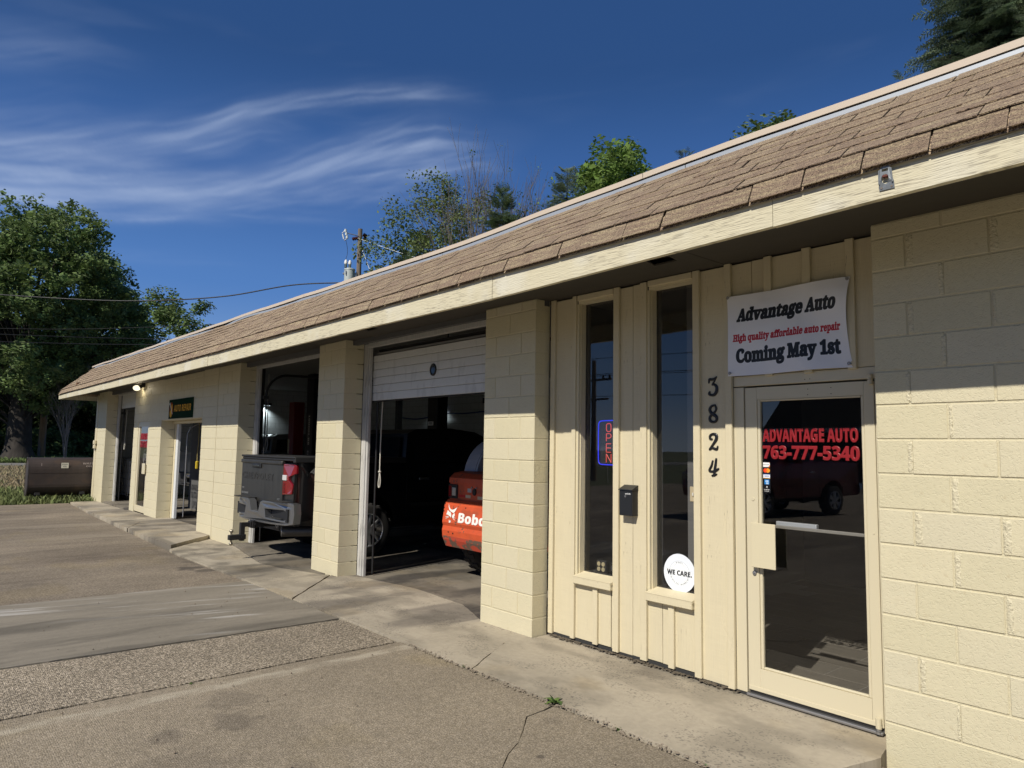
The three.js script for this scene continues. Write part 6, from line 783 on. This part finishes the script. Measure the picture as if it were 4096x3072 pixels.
{
  const at = (az, d) => DIR(az, d);
  // beyond the road on the left
  let [x, z] = at(-174.2, 74); broadleaf('big_maple', 'huge broad green tree with a thick gnarled trunk across the road', x, z, { h: 21.6, rad: 9.0, base: 0.17, trunk: 1.05, boughs: 210, per: 40, leaf: 0.30, n: 14, clump: 1.7, mat: GREEN.maple, seed: 11, fork: 0.16, lobes: 0.22 });
  [x, z] = at(-166.6, 92); broadleaf('maple_tree', 'green tree whose crown stands right of the huge one over the road', x, z, { h: 18.6, rad: 6.6, base: 0.10, trunk: 0.5, boughs: 84, per: 36, leaf: 0.32, n: 13, clump: 1.5, mat: GREEN.maple, seed: 12, lobes: 0.7 });
  [x, z] = at(-170.2, 96); broadleaf('maple_tree', 'dark green tree filling the gap behind the huge trunk', x, z, { h: 16.5, rad: 6.0, base: 0.05, trunk: 0.4, boughs: 80, per: 36, leaf: 0.34, n: 12, clump: 1.6, mat: GREEN.dark, seed: 13 });
  [x, z] = at(-163.9, 96); broadleaf('maple_tree', 'small green crown just showing above the left slope of the roof', x, z, { h: 15.4, rad: 3.6, base: 0.1, trunk: 0.35, boughs: 34, per: 28, leaf: 0.32, n: 12, clump: 1.2, mat: GREEN.maple, seed: 14, lobes: 0.6 });
  [x, z] = at(-178.5, 88); broadleaf('maple_tree', 'green tree at the left edge of the picture behind the huge one', x, z, { h: 17, rad: 7, base: 0.05, trunk: 0.5, boughs: 80, per: 36, leaf: 0.34, n: 12, clump: 1.7, mat: GREEN.dark, seed: 15 });
  { const r = rng(61), mats = []; for (let i = 0; i < 9000; i++) { const az = mix(-183, -154, r()), d = 100 + r() * 14, [a, b] = at(az, d), hh = 9 * (0.75 + 0.5 * fbm(az * 0.4, 3, 3)); mats.push(M4(a, Math.pow(r(), 0.8) * hh, b, 1.6 + r() * 1.3, r)); } const m = instanced('woods', cluster(14, 0.30, 2), GREEN.dark, mats, scene, 0.35, 5); m.userData.kind = 'stuff'; tag(m, 'dark mass of woodland behind the trees across the road', 'woodland'); }
  { const r = rng(62), mats = []; for (let i = 0; i < 2600; i++) { const az = mix(-182, -161, r()), d = 84 + r() * 8, [a, b] = at(az, d); mats.push(M4(a, Math.pow(r(), 1.4) * 2.6 * (0.6 + 0.8 * fbm(az * 0.9, 1, 2)), b, 0.9 + r() * 0.7, r)); } const m = instanced('undergrowth', cluster(14, 0.24, 3), GREEN.maple, mats, scene, 0.4, 6); m.userData.kind = 'stuff'; tag(m, 'leafy undergrowth below the trees across the road', 'undergrowth'); }
  [x, z] = at(-171.5, 71); bare('bare_shrub', 'leafless grey shrub behind the middle of the oil tank', 'shrub', x, z, { h: 8.2, seed: 21, spread: 0.40, stems: 5, depth: 4, r0: 0.05, color: [0.17, 0.155, 0.14], thin: 0.02 });
  [x, z] = at(-168.4, 70); bare('bare_shrub', 'taller leafless grey shrub just left of the corner of the building', 'shrub', x, z, { h: 10.0, seed: 22, spread: 0.42, stems: 8, depth: 4, r0: 0.055, color: [0.17, 0.155, 0.14], thin: 0.02 });
  [x, z] = at(-176.4, 84); { const T = thing('shed', 'small pale shed with a dark roof at the left edge across the road', 'shed', [x - 1, -0.1, z + 0.5]); part('wall', box(-2, 2.2, 0, 2.2, -2, 2), std({ color: lin(0.4, 0.42, 0.45), roughness: 0.8 }), T); const rf = extr([[-2.4, 2.15], [2.4, 2.15], [0, 3.4]], 4.8, 0); rf.rotateY(Math.PI / 2); rf.translate(-2.4, 0, 0); part('roof', rf, M.dark, T); part('door', box(2.2, 2.25, 0, 1.9, -0.6, 0.4), M.white, T); part('window', box(2.2, 2.25, 1.0, 1.7, 0.9, 1.5), M.dark, T); }
  // behind the building
  [x, z] = at(-147.6, 40); broadleaf('young_tree', 'thin-leaved young green tree right of the utility pole', x, z, { h: 14.0, rad: 2.3, base: 0.35, trunk: 0.12, boughs: 110, per: 20, leaf: 0.17, n: 10, clump: 0.75, mat: GREEN.pale, seed: 31, lobes: 0.7, dense: 0.5 });
  [x, z] = at(-145.2, 43); broadleaf('young_tree', 'taller thin-leaved tree with sparse yellow-green foliage', x, z, { h: 18.0, rad: 2.3, base: 0.35, trunk: 0.13, boughs: 110, per: 16, leaf: 0.16, n: 9, clump: 0.8, mat: GREEN.pale, seed: 32, lobes: 0.6, dense: 0.5 });
  [x, z] = at(-148.2, 36); conifer('spruce_tree', 'low dark rounded spruce beside the utility pole', x, z, { h: 11.9, rad: 2.4, seed: 33, round: 0.55, tiers: 36, size: 0.8, fill: 2.6 });
  [x, z] = at(-142.3, 42); bare('bare_tree', 'leafless grey tree left of the dense evergreen behind the roof', 'tree', x, z, { h: 20.5, seed: 34, spread: 0.34, stems: 6, depth: 5, r0: 0.10, color: [0.13, 0.115, 0.10], thin: 0.016, leaves: 0.05 });
  [x, z] = at(-140.5, 38); conifer('spruce_tree', 'dense mid green evergreen between the two leafless trees', x, z, { h: 16.3, rad: 2.6, mat: GREEN.spruce, seed: 35, round: 0.6, tiers: 48, droop: 0.1, size: 0.8, fill: 3 });
  [x, z] = at(-137.7, 42); bare('bare_tree', 'leafless grey tree with a few leaf tufts right of the dense evergreen', 'tree', x, z, { h: 20.2, seed: 36, spread: 0.34, stems: 6, depth: 5, r0: 0.10, color: [0.13, 0.115, 0.10], thin: 0.016, leaves: 0.16 });
  [x, z] = at(-135.2, 33); conifer('spruce_tree', 'dark pointed spruce rising over the middle of the roof', x, z, { h: 15.6, rad: 4.6, mat: GREEN.blue, seed: 37, tiers: 42, droop: 0.28, size: 0.75, round: 0.85, fill: 2.4 });
  [x, z] = at(-130.6, 36); broadleaf('maple_tree', 'bright green maple crown right of the pointed spruce', x, z, { h: 17.1, rad: 2.3, base: 0.45, trunk: 0.2, boughs: 70, per: 30, leaf: 0.22, n: 13, clump: 0.95, mat: GREEN.bright, seed: 38, lobes: 0.5 });
  [x, z] = at(-133.6, 37.5); broadleaf('maple_tree', 'lower green crown tucked between the spruce and the maple', x, z, { h: 15.3, rad: 1.9, base: 0.5, trunk: 0.15, boughs: 34, per: 24, leaf: 0.2, n: 12, clump: 0.8, mat: GREEN.maple, seed: 39 });
  [x, z] = at(-125.6, 34); conifer('spruce_tree', 'narrow spruce tip showing above the roof right of the maple', x, z, { h: 16.7, rad: 2.4, mat: GREEN.blue, seed: 40, tiers: 30, size: 0.7 });
  [x, z] = at(-119.3, 31); broadleaf('maple_tree', 'tuft of green leaves showing above the roof edge', x, z, { h: 16.3, rad: 1.3, base: 0.6, trunk: 0.14, boughs: 26, per: 20, leaf: 0.17, n: 11, clump: 0.6, mat: GREEN.maple, seed: 41 });
  [x, z] = at(-109.9, 28); conifer('spruce_tree', 'spruce tip showing just above the roof near the right edge', x, z, { h: 15.8, rad: 1.6, mat: GREEN.blue, seed: 42, tiers: 28, size: 0.6 });
  [x, z] = at(-103.2, 20); conifer('spruce_tree', 'large near spruce with blue-green needles at the upper right corner', x, z, { h: 19.5, rad: 3.1, mat: GREEN.blue, seed: 43, tiers: 74, size: 0.6, fill: 2.6, round: 0.5, droop: 0.3 });
}
{
  // grass between the lot and the trees: dry tan and green tufts
  const r = rng(71), blade = []; for (let i = 0; i < 9; i++) { const a = r() * 6.283, h = 0.16 + r() * 0.16, bx = (r() - 0.5) * 0.12, bz = (r() - 0.5) * 0.12, lx = Math.cos(a) * h * 0.5, lz = Math.sin(a) * h * 0.5; blade.push(bx - 0.006, 0, bz, bx + 0.006, 0, bz + 0.004, bx + lx * 0.4, h * 0.65, bz + lz * 0.4, bx + lx * 0.4, h * 0.65, bz + lz * 0.4, bx + 0.006, 0, bz + 0.004, bx + lx, h, bz + lz); } const g = new THREE.BufferGeometry(); g.setAttribute('position', new THREE.Float32BufferAttribute(blade, 3)); g.computeVertexNormals(); g.setAttribute('uv', new THREE.Float32BufferAttribute(new Float32Array(blade.length / 3 * 2), 2));
  const put = (name, n, x0, x1, z0, z1, keep, mat, sc, label) => { const L = []; for (let i = 0; i < n; i++) { const x = mix(x0, x1, r()), z = mix(z0, z1, r()); if (r() > keep(x, z)) continue; L.push(M4(x, -0.16, z, sc * (0.7 + r() * 0.7), r)); } const m = instanced(name, g, mat, L, scene, 0.35, 9); m.userData.kind = 'stuff'; tag(m, label, 'grass'); };
  const dryAt = (x, z) => sm(-27, -31, x) * sm(0.30, 0.5, fbm(x * 0.35, z * 0.5, 3) + 0.12);
  put('green_grass', 26000, -53.5, -22.15, -5, 7, (x, z) => 1 - dryAt(x, z) * 0.8, std({ color: lin(0.135, 0.165, 0.055), roughness: 0.8, side: THREE.DoubleSide }), 0.8, 'short green grass between the lot and the road');
  put('dry_grass', 26000, -53.5, -25, -5, 7, dryAt, std({ color: lin(0.30, 0.245, 0.15), roughness: 0.9, side: THREE.DoubleSide }), 0.9, 'dry tan grass between the lot and the road');
  put('verge_grass', 9000, -82, -68, -9, 6, () => 1, std({ color: lin(0.125, 0.175, 0.05), roughness: 0.8, side: THREE.DoubleSide }), 1.2, 'green verge beyond the road');
}

// ------------------------------------------------------------------ poles and wires
{
  const wt = colorTex(128, 1024, (u, v, o) => { const n = pn(u * 30, v * 8, 30, 8), f = pfbm(u, v, 12, 30, 4), s = sm(0.5, 0.62, pfbm(u + 0.2, v, 4, 3, 3)); const k = 0.6 + 0.7 * n * 0.6 + 0.3 * f; o[0] = mix(0.16, 0.28, s) * k; o[1] = mix(0.13, 0.17, s) * k; o[2] = mix(0.105, 0.085, s) * k; }); const wood = std({ map: wt, roughness: 0.9 });
  const T = thing('utility_pole', 'weathered wooden utility pole with a grey transformer behind the roof', 'utility pole', [-33.52, 0, -14.3]); const ry = Math.atan2(35.3, 18.7) ; T.rotation.y = ry;   // local +z faces the camera
  part('pole', bar([0, -0.2, 0], [0, 13.86, 0], 0.19, 0.125, 18), wood, T); const can = [new THREE.CylinderGeometry(0.29, 0.29, 1.0, 28).translate(-0.50, 10.95, 0.12), new THREE.CylinderGeometry(0.30, 0.31, 0.06, 28).translate(-0.50, 11.46, 0.12), new THREE.CylinderGeometry(0.18, 0.30, 0.05, 28).translate(-0.50, 11.51, 0.12)]; const lg = std({ color: lin(0.42, 0.46, 0.45), roughness: 0.45 }); part('transformer', can, lg, T); part('transformer_lug', [rbox(-0.86, -0.78, 11.16, 11.26, 0.1, 0.2, 0.01), rbox(-0.86, -0.78, 10.68, 10.78, 0.1, 0.2, 0.01), rbox(-0.72, -0.68, 11.1, 11.35, 0.38, 0.42, 0.005), box(-0.23, -0.12, 10.8, 11.3, 0.02, 0.2)], M.steel, T);
  for (const [bx, bz] of [[-0.72, 0.2], [-0.50, 0.16]]) { const G = grp('bushing', T); part('skirt', [0, 1, 2].map((i) => new THREE.CylinderGeometry(0.06, 0.085, 0.055, 16).translate(bx, 11.58 + i * 0.06, bz)), std({ color: lin(0.10, 0.14, 0.14), roughness: 0.3 }), G); part('cap', new THREE.LatheGeometry([[0.085, 0], [0.09, 0.1], [0.06, 0.2], [0.02, 0.25], [0, 0.25]].map((q) => new THREE.Vector2(...q)), 16).translate(bx, 11.75, bz), M.white, G); }
  const C = grp('cutout', T); part('barrel', [0, 1, 2].map((i) => new THREE.CylinderGeometry(0.07 - i * 0.002, 0.07, 0.17, 14).translate(-0.80 + i * 0.045, 13.65 - i * 0.18, 0.15)), std({ color: lin(0.55, 0.58, 0.58), roughness: 0.3 }), C); part('fuse_tube', bar([-0.96, 13.45, 0.2], [-0.88, 13.15, 0.2], 0.035), M.white, C); part('clip', [bar([-0.98, 13.48, 0.18], [-0.82, 13.7, 0.16], 0.02), bar([-0.84, 13.08, 0.18], [-0.72, 13.2, 0.16], 0.03)], M.steel, C); part('arm', bar([0, 13.42, 0.1], [-0.68, 13.52, 0.15], 0.028), M.steel, C);
  const br = std({ color: lin(0.045, 0.012, 0.010), roughness: 0.25 }); const ins = (x0, y0, x1, y1) => { const L = []; for (let i = 0; i < 3; i++) { const t = i / 3, g = new THREE.CylinderGeometry(0.055, 0.13, 0.10, 16); g.rotateZ(Math.atan2(-(x1 - x0), y1 - y0)); g.translate(mix(x0, x1, t), mix(y0, y1, t), 0.05); L.push(g); } part('insulator', L, br, T); }; ins(-0.18, 13.30, -0.48, 13.22); ins(0.22, 13.52, 0.42, 13.42); ins(0.24, 13.30, 0.44, 13.18); part('guy_strand', bar([0.12, 12.7, 0.12], [0.62, 11.4, 0.4], 0.022), M.galv, T); part('guy_strand', bar([0.62, 11.4, 0.4], [0.9, 10.5, 0.5], 0.018), M.galv, T); part('lead', [tube([[-0.76, 13.1, 0.18], [-0.66, 12.6, 0.2], [-0.66, 12.3, 0.2], [-0.74, 12.0, 0.2]], 0.012, 20, 5), tube([[-0.15, 11.0, 0.3], [-0.35, 10.6, 0.44], [-0.4, 10.3, 0.45]], 0.015, 16, 5), tube([[0.14, 11.25, 0.1], [0.35, 11.2, 0.1], [0.48, 10.9, 0.1], [0.5, 10.5, 0.1]], 0.015, 16, 5)], M.black, T);
  const wire = (label, P, r, mat = M.black) => { const W = thing('wire', label, 'wire', [0, 0, 0]); part('strand', tube(P, r, 60, 5), mat, W); };
  const on = (az, el, d) => { const [x, z] = DIR(az, d); return [x, 1.71 + d * Math.tan(el * Math.PI / 180), z]; };
  wire('thick black service cable sagging across the sky to the roof', [on(-178, 9.35, 52), on(-174, 9.55, 49), on(-168, 10.0, 46), on(-162, 10.95, 43.5), on(-157, 12.25, 41.5), [-33.4, 10.75, -14.1]], 0.036);
  wire('thin black wire just below the service cable', [on(-180, 6.9, 60), on(-172, 7.6, 58), on(-163.5, 8.7, 56), on(-157, 9.6, 54)], 0.018); wire('upper of the two black wires crossing the left trees', [on(-180, 6.6, 60), on(-170, 7.2, 60), on(-162, 7.7, 60)], 0.03); wire('lower of the two black wires crossing the left trees', [on(-180, 6.1, 60), on(-170, 6.75, 60), on(-162, 7.35, 60)], 0.03);
  wire('thin bright wire running right from the utility pole', [[-33.2, 13.2, -14.0], on(-148, 15.1, 38), on(-143, 14.0, 36)], 0.012, M.galv);
  const [px, pz] = DIR(-172.9, 80); const P2 = thing('utility_pole', 'slim grey pole standing in front of the woods behind the oil tank', 'utility pole', [px, -0.1, pz]); part('pole', bar([0, 0, 0], [0, 8.5, 0], 0.32, 0.26, 10), wood, P2);
  const [qx, qz] = DIR(-163.5, 62); const P3 = thing('utility_pole', 'grey pole end showing above the far left corner of the roof', 'utility pole', [qx, -0.1, qz]); part('pole', bar([0, 0, 0], [0, 7.2, 0], 0.20, 0.16, 10), wood, P3);
  // what the windows mirror: a pole with cross-arms and wires on the far side of the lot, a long dark building
  const Q = thing('utility_pole', 'pole with two cross-arms across the lot, mirrored in the left tall window', 'utility pole', [-26, -0.1, 25]); part('pole', bar([0, 0, 0], [0, 6.9, 0], 0.17, 0.12, 12), wood, Q); part('cross_arm', [box(-1.3, 1.3, 5.7, 5.82, -0.06, 0.06)], wood, Q); part('cross_arm', [box(-1.1, 1.1, 4.6, 4.7, -0.06, 0.06)], wood, Q); part('insulator', [-1.2, -0.7, 0.7, 1.2].map((xx) => new THREE.CylinderGeometry(0.05, 0.07, 0.2, 10).translate(xx, 5.92, 0)), M.dark, Q);
  for (const [y, s] of [[5.95, 0.5], [5.9, -0.8], [4.75, 0.3], [6.9, 0]]) wire(['wire on the inner cross-arm end, mirrored in the windows', 'wire on the outer cross-arm end, mirrored in the windows', 'lower wire on the mirrored pole', 'top wire on the mirrored pole'][[0.5, -0.8, 0.3, 0].indexOf(s)], [[-70, y + 1, 22 + s], [-26, y, 25 + s], [0, y - 0.6, 26.5 + s], [26, y + 0.2, 28 + s]], 0.016);
  const K = thing('long_building', 'long dark building with a pale roof edge across the lot, mirrored in the door glass', 'building', [-10.5, -0.1, 36]); part('wall', box(-9, 16, 0, 2.9, -3, 3), std({ color: lin(0.05, 0.045, 0.045), roughness: 0.9 }), K); part('roof_edge', box(-9.3, 16.3, 2.9, 3.15, -3.4, 3.4), M.white, K); const rf = extr([[-3.4, 3.15], [3.4, 3.15], [0, 6.0]], 25.6, 0); rf.rotateY(Math.PI / 2); rf.translate(-9.3, 0, 0); part('roof', rf, M.dark, K); part('door', [box(-2, 1, 0, 2.4, -3.03, -3.0)], M.dark, K);
}

scene.traverse((o) => { if (o.isMesh) { o.castShadow = true; o.receiveShadow = true; } });
camera.updateProjectionMatrix();
renderer.render(scene, camera);
